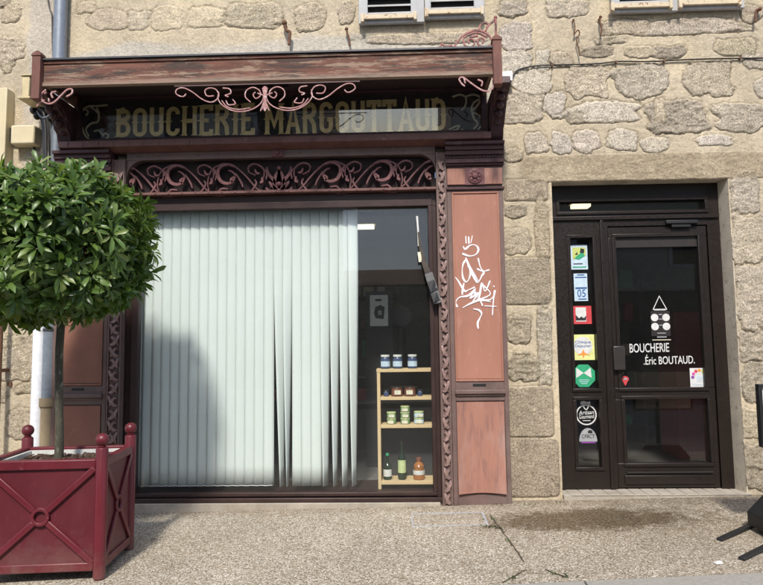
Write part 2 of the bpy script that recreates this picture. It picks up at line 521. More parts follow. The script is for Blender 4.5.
BROWN = (.145, .094, .082)
MAT = dict(
    wall=wall_mat(), pave=pavement_mat(), fascia=fascia_mat(), leaf=leaf_mat(), fabric=fabric_mat(),
    brown=paint('brown_joinery_paint', BROWN, .55, .25, 7, .3, worn=(.20,.14,.125), wthr=(.60,.72), dirt=(.17,.135,.115)),
    dark=paint('dark_maroon_joinery', (.055,.022,.024), .5, .3, 8, .25, worn=(.10,.06,.055)),
    frame=paint('dark_brown_window_frame', (.040,.022,.019), .4, .25, 8, .12),
    pink=paint('faded_terracotta_panel', (.345,.158,.110), .65, .12, 5, .25, worn=(.46,.26,.20), wthr=(.58,.75), wscale=20, stretch=(1,1,.3)),
    pinkworn=paint('peeling_terracotta_panel', (.325,.155,.112), .7, .18, 7, .5, worn=(.185,.10,.088), wthr=(.49,.74), wscale=34, stretch=(1,1,.14), dirt=(.42,.29,.25)),
    tan=paint('brown_tan_panel', (.26,.115,.075), .65, .15, 5, .25, worn=(.31,.16,.12), wthr=(.58,.75)),  # left pilaster terracotta, browned in its colour for the tree's shade
    scroll=paint('maroon_scroll_paint', (.145,.058,.060), .55, .3, 14, .3, worn=(.20,.11,.105), wthr=(.55,.66), wscale=30),
    scrollpink=paint('worn_pink_scroll_paint', (.165,.066,.066), .55, .25, 18, .3, worn=(.40,.20,.19), wthr=(.60,.70), wscale=40),
    iron=paint('pink_painted_iron', (.36,.175,.165), .5, .25, 20, .2, worn=(.58,.44,.42), wthr=(.52,.64), wscale=35),
    ironworn=paint('rust_red_ironwork', (.32,.12,.105), .55, .35, 20, .3, worn=(.09,.05,.045), wthr=(.5,.6), wscale=25),
    carved=paint('carved_leaf_moulding', (.225,.145,.125), .6, .3, 18, .35, worn=(.42,.27,.25), wthr=(.54,.64), wscale=40),
    ledge=paint('maroon_ledge', (.15,.07,.06), .5, .25, 9, .25, worn=(.22,.13,.11)),
    signback=flat('black_sign_board', (.018,.013,.011), .6),
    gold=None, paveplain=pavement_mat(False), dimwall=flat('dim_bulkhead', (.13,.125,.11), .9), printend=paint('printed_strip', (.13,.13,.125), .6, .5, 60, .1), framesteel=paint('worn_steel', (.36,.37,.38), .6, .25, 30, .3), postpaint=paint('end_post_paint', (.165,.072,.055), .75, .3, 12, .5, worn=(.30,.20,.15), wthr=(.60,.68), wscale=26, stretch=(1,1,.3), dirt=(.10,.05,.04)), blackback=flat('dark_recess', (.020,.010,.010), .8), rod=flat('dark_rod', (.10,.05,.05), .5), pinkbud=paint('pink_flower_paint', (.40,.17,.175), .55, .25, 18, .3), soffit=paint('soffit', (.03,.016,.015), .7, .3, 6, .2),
    zinc=flat('dark_zinc', (.07,.07,.075), .5, .6),
    concrete=paint('plinth_concrete', (.36,.32,.26), .9, .2, 9, .5, dirt=(.24,.20,.15)),
    kerb=paint('granite_kerb', (.30,.282,.245), .85, .15, 40, .4, worn=(.2,.2,.19), wthr=(.55,.62), wscale=90),
    asphalt=paint('asphalt', (.20,.19,.175), .9, .25, 60, .5),
    jamb=paint('dressed_jamb_stone', (.54,.47,.36), .9, .18, 8, .6, worn=(.30,.26,.20), wthr=(.55,.65), wscale=18, dirt=(.30,.25,.19)),
    burgundy=dusty('burgundy_planter_paint', (.118,.011,.018), .33, -.05, .16, (.22,.15,.12)),
    burgundyd=dusty('burgundy_planter_panel', (.097,.010,.016), .42, -.02, .26, (.22,.14,.115)),
    liner=flat('white_liner', (.62,.62,.58), .6),
    soil=paint('bark_mulch', (.085,.05,.032), .95, .6, 45, 1.0, worn=(.20,.14,.10), wthr=(.55,.62), wscale=60),
    bark=paint('grey_green_bark', (.075,.07,.048), .9, .3, 30, .8, worn=(.22,.22,.17), wthr=(.55,.65), wscale=30, stretch=(1,1,.4)),
    pipe=flat('grey_zinc_pipe', (.22,.25,.29), .45, .35), whitepipe=flat('white_pvc_pipe', (.74,.76,.80), .35),
    ochre=paint('ochre_cast_iron', (.27,.21,.13), .6, .2, 8, .2), cream=paint('cream_painted_metal', (.62,.53,.34), .5, .1, 8, .1),
    creamdirty=paint('yellowed_cream_plate', (.55,.46,.27), .6, .2, 12, .2), cable=flat('black_cable', (.025,.022,.02), .5),
    shutter=paint('grey_blue_shutter_paint', (.42,.42,.42), .7, .15, 9, .3, worn=(.45,.45,.44), wthr=(.58,.7), dirt=(.28,.27,.26)),
    louvre=paint('grey_louvre_paint', (.42,.41,.40), .7, .2, 9, .3), shutdark=flat('shutter_dark_back', (.012,.012,.012), .9),
    bar=paint('rusty_cream_bar', (.58,.48,.33), .6, .12, 20, .2, worn=(.25,.11,.04), wthr=(.58,.63), wscale=28),
    rust=paint('rusty_iron', (.14,.07,.04), .8, .4, 30, .5), white=flat('white_plastic', (.78,.78,.76), .4),
    door=paint('dark_brown_door', (.0155,.0108,.0085), .38, .2, 6, .06), doortrim=flat('door_trim', (.035,.03,.027), .35),
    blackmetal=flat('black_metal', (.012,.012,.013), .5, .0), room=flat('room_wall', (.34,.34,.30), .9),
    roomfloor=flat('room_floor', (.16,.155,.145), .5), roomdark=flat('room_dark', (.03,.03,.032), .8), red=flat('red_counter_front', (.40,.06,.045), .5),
    pine=paint('light_pine', (.62,.46,.26), .55, .08, 8, .05, stretch=(.2,1,1)),
    glass=glass('window_glass', (.982,.996,.990), .030, 0, .02), doorglass=glass('door_glass', (.86,.86,.85), .05, 0, .012), signglass=glass('sign_glass', (.99,.99,.98), .07),
    jarglass=glass('jar_glass', (.8,.82,.8), .06), spray=flat('white_spray_paint', (.80,.80,.83), .5), spraydim=flat('thin_spray', (.62,.60,.66), .6),
    paper=flat('paper', (.62,.62,.60), .7), black=flat('black_ink', (.015,.015,.017), .6), inkblue=flat('blue_ink', (.03,.10,.28), .6),
    inkgreen=flat('green_ink', (.03,.34,.16), .5), inklime=flat('lime_ink', (.50,.55,.16), .6), inkyellow=flat('yellow_ink', (.68,.70,.28), .6),
    inkred=flat('red_ink', (.55,.05,.06), .6), inkpink=flat('pink_ink', (.60,.08,.35), .6), inkpurple=flat('purple_ink', (.22,.05,.30), .6), inkorange=flat('orange_ink', (.75,.28,.05), .6),
    inkpale=flat('pale_blue_ink', (.50,.62,.72), .6), inkgrey=flat('grey_ink', (.33,.34,.35), .6), plum=flat('plum_ink', (.016,.010,.011), .6), cyan=flat('cyan_ink', (.1,.5,.55), .6),
    lid=flat('white_lid', (.72,.72,.68), .4), jarblue=flat('dark_blue_jar', (.05,.07,.14), .25), label=flat('cream_label', (.66,.62,.48), .6),
    greenjar=flat('green_tin', (.16,.27,.11), .35), greenlid=flat('pale_green_lid', (.52,.60,.30), .4), terrine=flat('terrine', (.20,.075,.045), .4),
    amber=flat('amber', (.32,.12,.035), .25), bottle=flat('dark_green_bottle', (.012,.028,.014), .12), oil=flat('oil_green', (.10,.12,.03), .15),
    brownpaper=paint('brown_paper', (.06,.048,.038), .7, .3, 20, .2), lamp=emit('lamp_tube', (1.0,.84,.52), 1.4),
    roof=paint('clay_roof', (.26,.13,.08), .9, .3, 6, .3), opp=paint('render_wall', (.42,.38,.31), .9, .12, 2, .2), opp2=paint('grey_render_wall', (.34,.33,.31), .9, .12, 2, .2),
    weed=flat('weed_green', (.06,.09,.025), .7),
)
def gold_mat():
    t = NT('gilded_lettering')
    f = t.noise(30, 6, .65)
    c = t.ramp(f, [(.25, (.70,.52,.20)), (.5, (.92,.72,.33)), (.8, (.97,.84,.50))])
    return t.bsdf(c, .42, f, .3, .003, Metallic=.35)
MAT['gold'] = gold_mat()
MAT['gilt'] = paint('faded_gilt_scroll', (.60,.53,.37), .5, .3, 25, .2)

# ------------------------------------------------------------------ setting: ground
KX = lambda x: -1.745+.06*x            # kerb line on the pavement
def sloped(poly, name, mat, dz=0, thick=.25, flatfn=None):
    fn = flatfn or gz
    b = MB(); n = len(poly)
    b.add([(x, y, fn(x, y)+dz) for x, y in poly]+[(x, y, fn(x, y)+dz-thick) for x, y in poly],
          [tuple(range(n)), tuple(range(2*n-1, n-1, -1))]+[(i, i+n, (i+1)%n+n, (i+1)%n) for i in range(n)])
    return tag(b.build(name, mat, org=(0, 0, 0)), kind='structure')
sloped([(-14, KX(-14)), (14, KX(14)), (14, .3), (-14, .3)], 'pavement', MAT['pave'])
# granite kerb stones, one structure
kb = MB()
edges = [-14, -8.2, -5.6, -3.1, -1.6, 1.02, 2.62, 4.3, 7.5, 14]
for a, b in zip(edges[:-1], edges[1:]):
    P = [(a+.004, KX(a)-.30), (b-.004, KX(b)-.30), (b-.004, KX(b)-.006), (a+.004, KX(a)-.006)]
    kb.add([(x, y, gz(x, y)+.001) for x, y in P]+[(x, y, gz(x, y)-.4) for x, y in P],
           [(0,1,2,3), (7,6,5,4)]+[(i, i+4, (i+1)%4+4, (i+1)%4) for i in range(4)])
tag(kb.build('kerb', MAT['kerb'], bevel=.006), kind='structure')
rz = lambda x, y: -.11+GX*x
sloped([(-40, -9.5), (40, -9.5), (40, -1.0), (-40, -1.0)], 'road', MAT['asphalt'], 0, .3, rz)
sloped([(-40, -14), (40, -14), (40, -9.5), (-40, -9.5)], 'far_pavement', MAT['kerb'], .12, .5, rz)
gb = MB(); gb.add([(-900,-900,-1.6),(900,-900,-1.6),(900,900,-1.6),(-900,900,-1.6)], [(0,1,2,3)])
tag(gb.build('ground', MAT['asphalt']), kind='structure')

# ------------------------------------------------------------------ stone house
XD0, XD1, ZD1 = 1.335, 2.86, 2.80       # doorway
YD = .14          # door plane
XW0, XW1, ZW0, ZW1 = -2.42, .34, .05, 2.95       # opening behind the shopfront
house = empty('stone_house', 'old rubble stone house front with beige mortar, grey louvred shutters and a dark brown door', 'building', (.6, .3, 0))

def build_wall():
    def lines(br, d):
        out = [br[0]]
        for a, b in zip(br[:-1], br[1:]):
            n = max(1, int(round((b-a)/d)))
            out += list(np.linspace(a, b, n+1)[1:])
        return np.array(out)
    xs = np.concatenate([lines([-9.0, -4.6], .03)[:-1], lines([-4.6, -3.75], .016)[:-1], lines([-3.75, XW0, XW1, .86], .0115)[:-1], lines([.86, XD0, XD1, 3.35], .0072)[:-1], lines([3.35, 4.2], .016)[:-1], lines([4.2, 8.5], .03)])
    zs = np.concatenate([lines([-.25, ZW0, ZD1, ZW1, 4.7], .0085)[:-1], lines([4.7, 5.6], .016)])
    X, Z = np.meshgrid(xs, zs)
    mort = np.array([.565, .487, .358])
    msk = np.zeros(X.shape)
    hgt = .006*(fbm(X*6, Z*6, 5, 3)-.5)+.004*(fbm(X*30, Z*30, 3, 8)-.5)
    g = fbm(X*1.3, Z*1.3, 4, 21)
    k = sstep(.42, .62, g)[..., None]
    col = mort*(1-k)+np.array([.50, .435, .33])*k
    g2 = sstep(.48, .70, fbm(X*3.1+5, Z*3.1, 5, 31))[..., None]*.35
    col = col*(1-g2)+np.array([.40, .355, .285])*g2
    # grey cement render under the upper window
    q = tr([(60,62),(130,42),(200,50),(300,40),(360,36),(430,48),(495,40)], 0, 0, 1, 0)
    top = np.interp(X, [p[0] for p in q], [p[1] for p in q])+.10*(fbm(X*4, Z*4, 4, 44)-.5)
    rm = sstep(.06, -.02, Z-top)*sstep(3.4, 3.6, Z)*sstep(-3.2, -2.95, X)*sstep(1.0, .75, X)
    rm = rm[..., None]
    rc = np.array([.47, .44, .385])*(0.9+.25*fbm(X*2.2, Z*3.5, 4, 61)[..., None])
    col = col*(1-rm)+rc*rm
    # pale smoothed corner strip left of the downpipe
    e0 = at(26, 90)[0]; e1 = at(50, 90)[0]
    sm = sstep(e0-.03, e0+.03, X+.12*(fbm(X*5, Z*5, 4, 71)-.5))*sstep(e1+.08, e1, X)*sstep(2.9, 3.2, Z)
    sm = sm[..., None]*.85
    col = col*(1-sm)+np.array([.50, .46, .41])*sm
    hgt = hgt+.004*sm[..., 0]
    GREY = np.array([.56, .492, .40]); LIGHT = np.array([.65, .585, .50]); DARK = np.array([.45, .392, .312]); WARM = np.array([.55, .475, .365])
    TONE = dict(p=np.array([.55, .475, .36]), B=np.array([.44, .375, .285]), g=GREY, l=LIGHT, d=DARK, w=WARM)
    S = [(522,106,43,31,'g'),(554,105,19,26,'l'),(603,113,66,22,'l'),(677,118,58,31,'d'),(741,117,50,26,'g'),(536,143,20,19,'l'),(562,143,19,19,'l'),
         (588,142,26,20,'l'),(622,140,28,18,'l'),(655,144,27,14,'l'),(715,140,31,10,'l'),(590,82,38,30,'g'),(643,81,48,33,'g'),(710,80,42,33,'w'),(763,88,16,16,'l'),
         (531,80,38,24,'l'),(517,37,32,27,'l'),(543,60,14,22,'l'),(516,62,30,20,'l'),(596,51,30,12,'d'),(668,52,30,12,'d'),(690,26,100,15,'g'),(625,27,44,15,'w'),
         (512,8,26,16,'g'),(566,8,38,18,'g'),(752,14,22,18,'w'),
         (526,190,40,20,'B'),(515,212,22,12,'d'),(515,241,25,26,'w'),(542,233,14,60,'w'),(527,281,43,42,'B'),(519,331,22,27,'d'),(545,347,13,72,'g'),(522,367,28,26,'d'),
         (530,412,42,44,'B'),(534,467,44,50,'B'),
         (744,194,26,36,'g'),(748,238,30,44,'g'),(752,296,28,58,'g'),(754,346,28,26,'d'),(756,384,26,36,'d'),(754,424,30,30,'w'),(754,468,28,44,'d'),
         (109,20,37,22,'p'),(139,21,22,19,'p'),(166,18,30,23,'p'),(206,18,37,20,'p'),(255,16,53,24,'w'),(309,18,28,27,'w'),(347,12,16,22,'w'),(86,8,20,12,'p'),
         (420,39,112,11,'g'),(20,358,46,36,'w'),(22,424,34,26,'w'),(30,388,26,10,'w'),(10,310,36,24,'w'),(560,60,22,14,'g'),(640,52,26,12,'w'),(735,48,36,16,'w'),(610,40,30,8,'d'),(755,62,20,14,'g'),(575,118,14,10,'w'),(660,112,10,24,'w'),(512,155,18,14,'w'),(12,12,20,20,'w'),(8,60,14,30,'w'),(4,470,24,30,'g')]
    stones = []
    for cx, cy, w, h, t in S:
        c = at(cx, cy)
        sc = 620/5.4
        stones.append((c[0], c[2], w*1.10/sc, h*1.12/sc, t))
    # plain rubble courses beyond what the photo shows
    r = random.Random(5)
    zc = -.1
    while zc < 5.5:
        hh = r.uniform(.16, .30)
        for xa, xb in ((-9.0, -3.75), (3.30, 8.5)) if zc < 4.62 else ((-9.0, 8.5),):
            x = xa
            while x < xb:
                ww = r.uniform(.2, .48)
                if r.random() < .85:
                    stones.append((x+ww/2, zc+hh/2, ww-.05, hh-.05, r.choice('gwwld')))
                x += ww
        zc += hh
    lint = rect(523, 153, 775, 180, 0)
    stones.append(((lint[0]+lint[1])/2, (lint[2]+lint[3])/2, lint[1]-lint[0], lint[3]-lint[2], 'L'))
    for i, (cx, cz, w, h, t) in enumerate(stones):
        ix = np.where(abs(xs-cx) < w*.65+.03)[0]; iz = np.where(abs(zs-cz) < h*.65+.03)[0]
        if not len(ix) or not len(iz): continue
        sl_ = np.s_[iz[0]:iz[-1]+1, ix[0]:ix[-1]+1]
        x = X[sl_]; z = Z[sl_]
        big = t not in 'LB'
        fw = 2.2/w; fh = 2.2/h
        px_, pz_ = x-cx, z-cz
        wx = px_/(w/2)+(.62*(fbm(px_*fw+i*7.7, pz_*fh+3, 2, 100+i)-.5)+.22*(fbm(x*28, z*28, 3, 120+i)-.5) if big else .02*(fbm(x*9, z*9, 3, 100+i)-.5))
        wz = pz_/(h/2)+(.62*(fbm(px_*fw+40, pz_*fh+i*3.1, 2, 140+i)-.5)+.26*(fbm(x*28+40, z*28, 3, 160+i)-.5) if big else .10*(fbm(x*6+40, z*9, 3, 140+i)-.5))
        ex = r.choice((3.0, 4.0, 6.0)) if big else 12
        d = (abs(wx)**ex+abs(wz)**ex)**(1/ex)
        if big:      # a few knocked-off corners
            for q_ in range(3):
                th = r.uniform(0, 6.283); d = np.maximum(d, (wx*math.cos(th)+wz*math.sin(th))/r.uniform(.98, 1.25))
        m = (1-d)*min(w, h)/2
        mask = sstep(-.003, .0045, m)
        ring = np.exp(-(m/.0062)**2)
        rough = {'g': .020, 'd': .028, 'l': .012, 'w': .013, 'p': .007, 'B': .009, 'L': .010}[t]
        prou = {'g': .006, 'd': .004, 'l': .005, 'w': .005, 'p': .002, 'B': .005, 'L': .004}[t]
        hs = prou+rough*(fbm(x*17+i*3.3, z*21, 5, 200+i)-.45)+rough*.8*(abs(fbm(x*11+i, z*26, 4, 250+i)-.5)-.12)*2
        hgt[sl_] = hgt[sl_]*(1-mask)+hs*mask-.010*ring*(.3+r.random() if t != 'L' else .2)
        msk[sl_] = np.maximum(msk[sl_], mask*(.45 if t in 'Lp' else 1))
        base = np.array([.39, .33, .245]) if t == 'L' else TONE[t]
        base = base*(1+r.uniform(-.1, .1))*np.array([1+r.uniform(-.02,.02), 1, 1+r.uniform(-.04,.04)])
        gr = (.72+.56*fbm(x*24+i, z*30, 5, 300+i))[..., None]
        cc = base*gr
        col[sl_] = col[sl_]*(1-.38*(ring*(.3+.9*fbm(x*7+i, z*7, 3, 500+i)))[..., None])
        mk = (mask*(.95 if t in 'gdl' else .85)*sstep(.08, .34, fbm(x*13+i, z*13, 4, 400+i)+.25*np.clip(m/.03, 0, 1)))[..., None]
        col[sl_] = col[sl_]*(1-mk)+cc*mk
    # soot and damp marks: grime over the lintel, foot of the wall
    damp = (sstep(.75, .12, Z)*(.35+.65*fbm(X*4, Z*3, 4, 55)))[..., None]*.42
    col = col*(1-damp)+np.array([.24, .20, .15])*damp
    ny, nx = X.shape
    V = np.stack([X, -hgt, Z], -1).reshape(-1, 3)
    idx = np.arange(ny*nx).reshape(ny, nx)
    quads = np.stack([idx[:-1,:-1], idx[:-1,1:], idx[1:,1:], idx[1:,:-1]], -1)
    xm = (X[:-1,:-1]+X[1:,1:])/2; zm = (Z[:-1,:-1]+Z[1:,1:])/2
    keep = ~(((xm > XD0) & (xm < XD1) & (zm < ZD1)) | ((xm > XW0) & (xm < XW1) & (zm > ZW0) & (zm < ZW1)))
    quads = quads[keep].reshape(-1, 4)
    used = np.unique(quads)
    remap = -np.ones(ny*nx, int); remap[used] = np.arange(len(used))
    quads = remap[quads]; V = V[used]-ORIG[house.name]; C = col.reshape(-1, 3)[used]
    me = bpy.data.meshes.new('wall')
    me.vertices.add(len(V)); me.vertices.foreach_set('co', V.astype(np.float32).ravel())
    me.loops.add(quads.size); me.loops.foreach_set('vertex_index', quads.astype(np.int32).ravel())
    me.polygons.add(len(quads)); me.polygons.foreach_set('loop_start', np.arange(0, quads.size, 4, dtype=np.int32))
    me.polygons.foreach_set('use_smooth', np.ones(len(quads), bool))
    me.update(calc_edges=True); me.validate()
    at_ = me.attributes.new('albedo', 'FLOAT_COLOR', 'POINT')
    at_.data.foreach_set('color', np.concatenate([C, np.ones((len(C), 1))], 1).astype(np.float32).ravel())
    a2 = me.attributes.new('stone', 'FLOAT', 'POINT'); a2.data.foreach_set('value', msk.reshape(-1)[used].astype(np.float32))
    me.materials.append(MAT['wall'])
    o = bpy.data.objects.new('wall', me); COL.objects.link(o); o.parent = house
    ORIG[o.name] = ORIG[house.name]
build_wall()
b = MB()      # thickness of the wall round the doorway
b.prism([(XD0-.002, -.1), (XD0-.002, ZD1+.002), (XD1+.0, ZD1+.002), (XD1+.0, -.1), (XD1+.3, -.1), (XD1+.3, ZD1+.3), (XD0-.3, ZD1+.3), (XD0-.3, -.1)], .012, .5)
b.build('door_reveal', MAT['jamb'], house)
b = MB(); b.prism_z([(XD1+.012, .002), (XD1+.001, .002), (XD1-.020, YD-.001), (XD1-.020, .30), (XD1+.012, .30)], .119, ZD1)
b.build('door_cheek', MAT['jamb'], house)
b = MB(); b.box(XD0+.003, XD1-.003, -.035, .30, -.05, .118)
for k in range(14):
    x = XD0+.06+k*.107
    b.box(x, x+.100, -.039, .20, .112, .124)
b.build('doorstep', MAT['concrete'], house, bevel=.004)
b = MB(); b.box(-9, 8.5, .5, .56, -.3, .08); b.build('wall_footing', MAT['concrete'], house)

# louvred shutters of the floor above
def shutter_pair(px, name):
    for (a, bb, l0, l1, o0, o1, by) in px:
        x0, x1, z0, _ = rect(a, by, bb, 0, -.02)
        z0 = at((a+bb)/2, by, -.02)[2]
        z1 = z0+1.35
        Y = -.03
        lx0 = at(l0, by, Y)[0]; lx1 = at(l1, by, Y)[0]; zl = z0+.072
        m = MB()
        m.box(x0, lx0, Y-.03, Y+.01, z0, z1); m.box(lx1, x1, Y-.03, Y+.01, z0, z1)
        m.box(lx0, lx1, Y-.027, Y+.008, z0, zl); m.box(lx0, lx1, Y-.027, Y+.008, z1-.1, z1)
        s = m.build('window_shutter', MAT['shutter'], house, bevel=.003)
        m = MB(); m.box(lx0, lx1, Y+.004, Y+.008, zl, z1-.1); m.build('backing', MAT['shutdark'], s)
        m = MB(); z = zl+.012
        while z < z1-.12:
            m.add([(lx0, Y-.028, z), (lx1, Y-.028, z), (lx1, Y+.001, z+.022), (lx0, Y+.001, z+.022),
                   (lx0, Y-.028, z+.012), (lx1, Y-.028, z+.012), (lx1, Y+.001, z+.034), (lx0, Y+.001, z+.032)],
                  [(0,3,2,1),(4,5,6,7),(0,1,5,4),(1,2,6,5),(2,3,7,6),(3,0,4,7)]); z += .072
        m.build('louvre', MAT['louvre'], s)
        bx0 = at(o0, by-3, Y-.05)[0]; bx1 = at(o1, by-3, Y-.05)[0]
        m = MB(); m.box(bx0, bx1, Y-.055, Y-.031, z0+.028, z0+.070)
        m.box(bx0-.012, bx0+.02, Y-.065, Y-.02, z0+.0, z0+.08); m.box(bx1-.02, bx1+.008, Y-.062, Y-.02, z0+.01, z0+.085)
        m.build('latch_bar', MAT['bar'], s, bevel=.004)
shutter_pair([(359, 424, 368, 411, 362, 416, 25), (424.6, 484, 431, 474, 426, 483, 20)], 'a')
shutter_pair([(610, 676, 619, 668, 612, 672, 14), (676.6, 742, 682, 735, 680, 741, 11)], 'b')

# dark wooden door with side light and transom

dx0, dx1, dz0, dz1 = XD0+.004, XD1-.004, .126, ZD1-.004
T = rect(566, 200, 706, 208, YD); U_ = rect(614.5, 237, 706, 388, YD); L_ = rect(622, 397, 711, 463, YD)
S1 = rect(569, 238, 597, 386, YD); S2 = rect(573, 398, 599, 462, YD)
_k = (5.4+YD)/5.61
def dk(h): return (h[0]*_k, h[1]*_k, 1.4+(h[2]-1.4)*_k, 1.4+(h[3]-1.4)*_k)
dx1 = XD1-.022
T = dk((1.45, 2.75, 2.575, 2.665))
U_ = dk((1.945, 2.675, .985, 2.335)); L_ = dk((1.965, 2.685, .33, .885))
S1 = dk((1.535, 1.735, .985, 2.335)); S2 = dk((1.535, 1.735, .30, .885))
def framed(mb, x0, x1, z0, z1, holes, y0, y1):
    """slab with rectangular holes, cut into strips"""
    zs = sorted({z0, z1, *[h[2] for h in holes], *[h[3] for h in holes]})
    for a, c in zip(zs[:-1], zs[1:]):
        hs = sorted((h for h in holes if h[2] <= a+1e-6 and h[3] >= c-1e-6), key=lambda h: h[0])
        x = x0
        for h in hs:
            if h[0] > x+1e-6: mb.box(x, h[0], y0, y1, a, c)
            x = h[1]
        if x < x1-1e-6: mb.box(x, x1, y0, y1, a, c)
m = MB(); framed(m, dx0, dx1, dz0, dz1, [T, S1, S2, (1.85, 2.73, dz0, 2.425)], YD, YD+.07)
door = m.build('door', MAT['door'], house)
m = MB()
for h in (S1, S2, T):
    framed(m, h[0]-.028, h[1]+.028, h[2]-.028, h[3]+.028, [h], YD-.012, YD-.001)
m.box(1.782, 1.81, YD-.018, YD-.001, dz0, 2.48); m.box(dx0+.01, dx1-.01, YD-.02, YD-.001, 2.481, 2.515)
m.build('glazing_bead', MAT['door'], door, bevel=.004)
m = MB(); framed(m, 1.856, 2.724, dz0+.008, 2.419, [U_, L_], YD+.012, YD+.06)
for h in (U_, L_):
    framed(m, h[0]-.03, h[1]+.03, h[2]-.03, h[3]+.03, [h], YD, YD+.0115)
m.box(1.91, 2.68, YD+.0, YD+.0115, .165, .24)
m.build('door_leaf', MAT['door'], door, bevel=.004)
m = MB(); m.box(1.93, 2.66, YD-.006, YD+.011, .262, .272)
m.build('rain_strip', MAT['doortrim'], door)
m = MB(); m.box(U_[0]-.002, U_[1]+.002, YD+.025, YD+.045, U_[3]-.09, U_[3]); m.build('header_strip', MAT['doortrim'], door)
for h in (U_, L_, S1, S2, T):
    m = MB(); m.box(h[0], h[1], YD+.05, YD+.055, h[2], h[3]); m.build('pane', MAT['doorglass'], door)
hx = rect(612.5, 346, 624, 370, YD)
m = MB(); m.box(hx[0], hx[1], YD-.035, YD-.001, hx[2], hx[3]); m.build('handle', MAT['doortrim'], door, bevel=.008)
m = MB(); m.lathe([(.008, 0), (.008, .012), (.004, .014)], (1.872, YD+.011, .985), 12, 'y'); m.build('lock', MAT['zinc'], door)
m = MB(); m.box(2.36, 2.64, YD-.03, YD-.001, 2.432, 2.465); m.box(2.41, 2.58, YD-.02, YD-.0005, 2.40, 2.4315); m.build('door_closer', MAT['blackmetal'], door, bevel=.006)

# interior of the shop seen through the glass
room = empty('shop_interior', 'dim shop room behind the glass with grey walls and ceiling', 'room', (.3, 2.4, .12))
m = MB(); m.box(-3.2, 4.4, 4.3, 4.36, .12, 2.95); m.box(-3.26, -3.2, .52, 4.36, .12, 2.95); m.box(4.4, 4.46, .52, 4.36, .12, 2.95)
m.build('partition', MAT['room'], room)
m = MB(); m.box(-3.26, 4.46, .52, 4.36, 2.95, 3.0); m.build('room_ceiling', MAT['room'], room)
m = MB(); m.box(-3.26, 4.46, .50, 4.36, .06, .12); m.build('room_floor', MAT['roomfloor'], room)
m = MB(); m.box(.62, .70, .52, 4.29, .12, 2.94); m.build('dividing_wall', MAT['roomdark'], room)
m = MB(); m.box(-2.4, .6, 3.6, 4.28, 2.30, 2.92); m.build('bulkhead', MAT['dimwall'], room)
# window bottom board
ct = empty('butcher_counter', 'dark butcher counter with a red stripe seen deep behind the blinds', 'counter', (-.6, 2.6, .12))
m = MB(); m.box(-1.6, .45, 2.3, 2.9, .12, .98); m.build('counter_base', MAT['roomdark'], ct, bevel=.01)
m = MB(); m.box(-1.6, .45, 2.285, 2.299, .72, .86); m.build('front_panel', MAT['red'], ct)
m = MB(); m.box(-1.65, .5, 2.26, 2.95, .981, 1.02); m.build('counter_top', MAT['roomfloor'], ct, bevel=.006)
ct2 = empty('wooden_cabinet', 'dull red cabinet standing inside beyond the door glass', 'cabinet', (3.3, 1.75, .12))
m = MB(); m.box(2.98, 3.6, 1.5, 2.0, .12, 1.72); m.build('cabinet_body', MAT['red'], ct2, bevel=.01)
m = MB(); m.box(2.96, 3.62, 1.48, 2.02, 1.721, 1.76); m.build('cabinet_top', MAT['roomdark'], ct2)
def lamp(px0, px1, py, Y, label):
    a = at(px0, py, Y); c = at(px1, py, Y)
    e = empty('ceiling_lamp', label, 'lamp', ((a[0]+c[0])/2, Y, a[2]), group='lit tube lamps inside the shop')
    mm = MB(); mm.box(a[0], c[0], Y-.06, Y+.06, a[2]-.02, a[2]+.018); mm.build('diffuser', MAT['lamp'], e)
    mm = MB(); mm.box(a[0]-.02, c[0]+.02, Y-.08, Y+.08, a[2]+.019, a[2]+.05)
    for xx in (a[0]+.05, c[0]-.05): mm.tube([(xx, Y, a[2]+.05), (xx, Y, 2.949)], .006, 6)
    mm.build('housing', MAT['room'], e)
lamp(572, 589, 206, .95, 'lit lamp tube showing through the transom glass over the door')
lamp(356, 374, 227, 1.9, 'lit lamp tube seen through the window just right of the blinds')

def rack(x0, x1, Y, label, seed):
    e = empty('storage_rack', label, 'shelving', ((x0+x1)/2, Y, .12))
    rr_ = random.Random(seed)
    for xx in (x0, x1):
        mm = MB(); mm.box(xx-.02, xx+.02, Y-.18, Y+.18, .121, 2.2); mm.build('upright', MAT['zinc'], e)
    for k in range(5):
        z = .35+k*.42
        mm = MB(); mm.box(x0+.021, x1-.021, Y-.18, Y+.18, z, z+.03); mm.build('shelf_board', MAT['zinc'], e)
        x = x0+.06; i = 0
        while x < x1-.18:
            w = rr_.uniform(.08, .16); hh = rr_.uniform(.10, .26)
            mm = MB(); mm.box(x, x+w, Y-.15, Y+.05, z+.031, z+.031+hh)
            q = mm.build('carton', MAT[rr_.choice(['paper', 'cream', 'red', 'inkblue', 'inkgreen', 'terrine', 'room'])], e, bevel=.006)
            x += w+rr_.uniform(.01, .06); i += 1
rack(2.55, 2.98, 2.6, 'dim rack of cartons deep inside beyond the door glass', 4)
rack(-.75, -.05, 3.3, 'dim rack of cartons at the back wall beyond the blinds', 8)
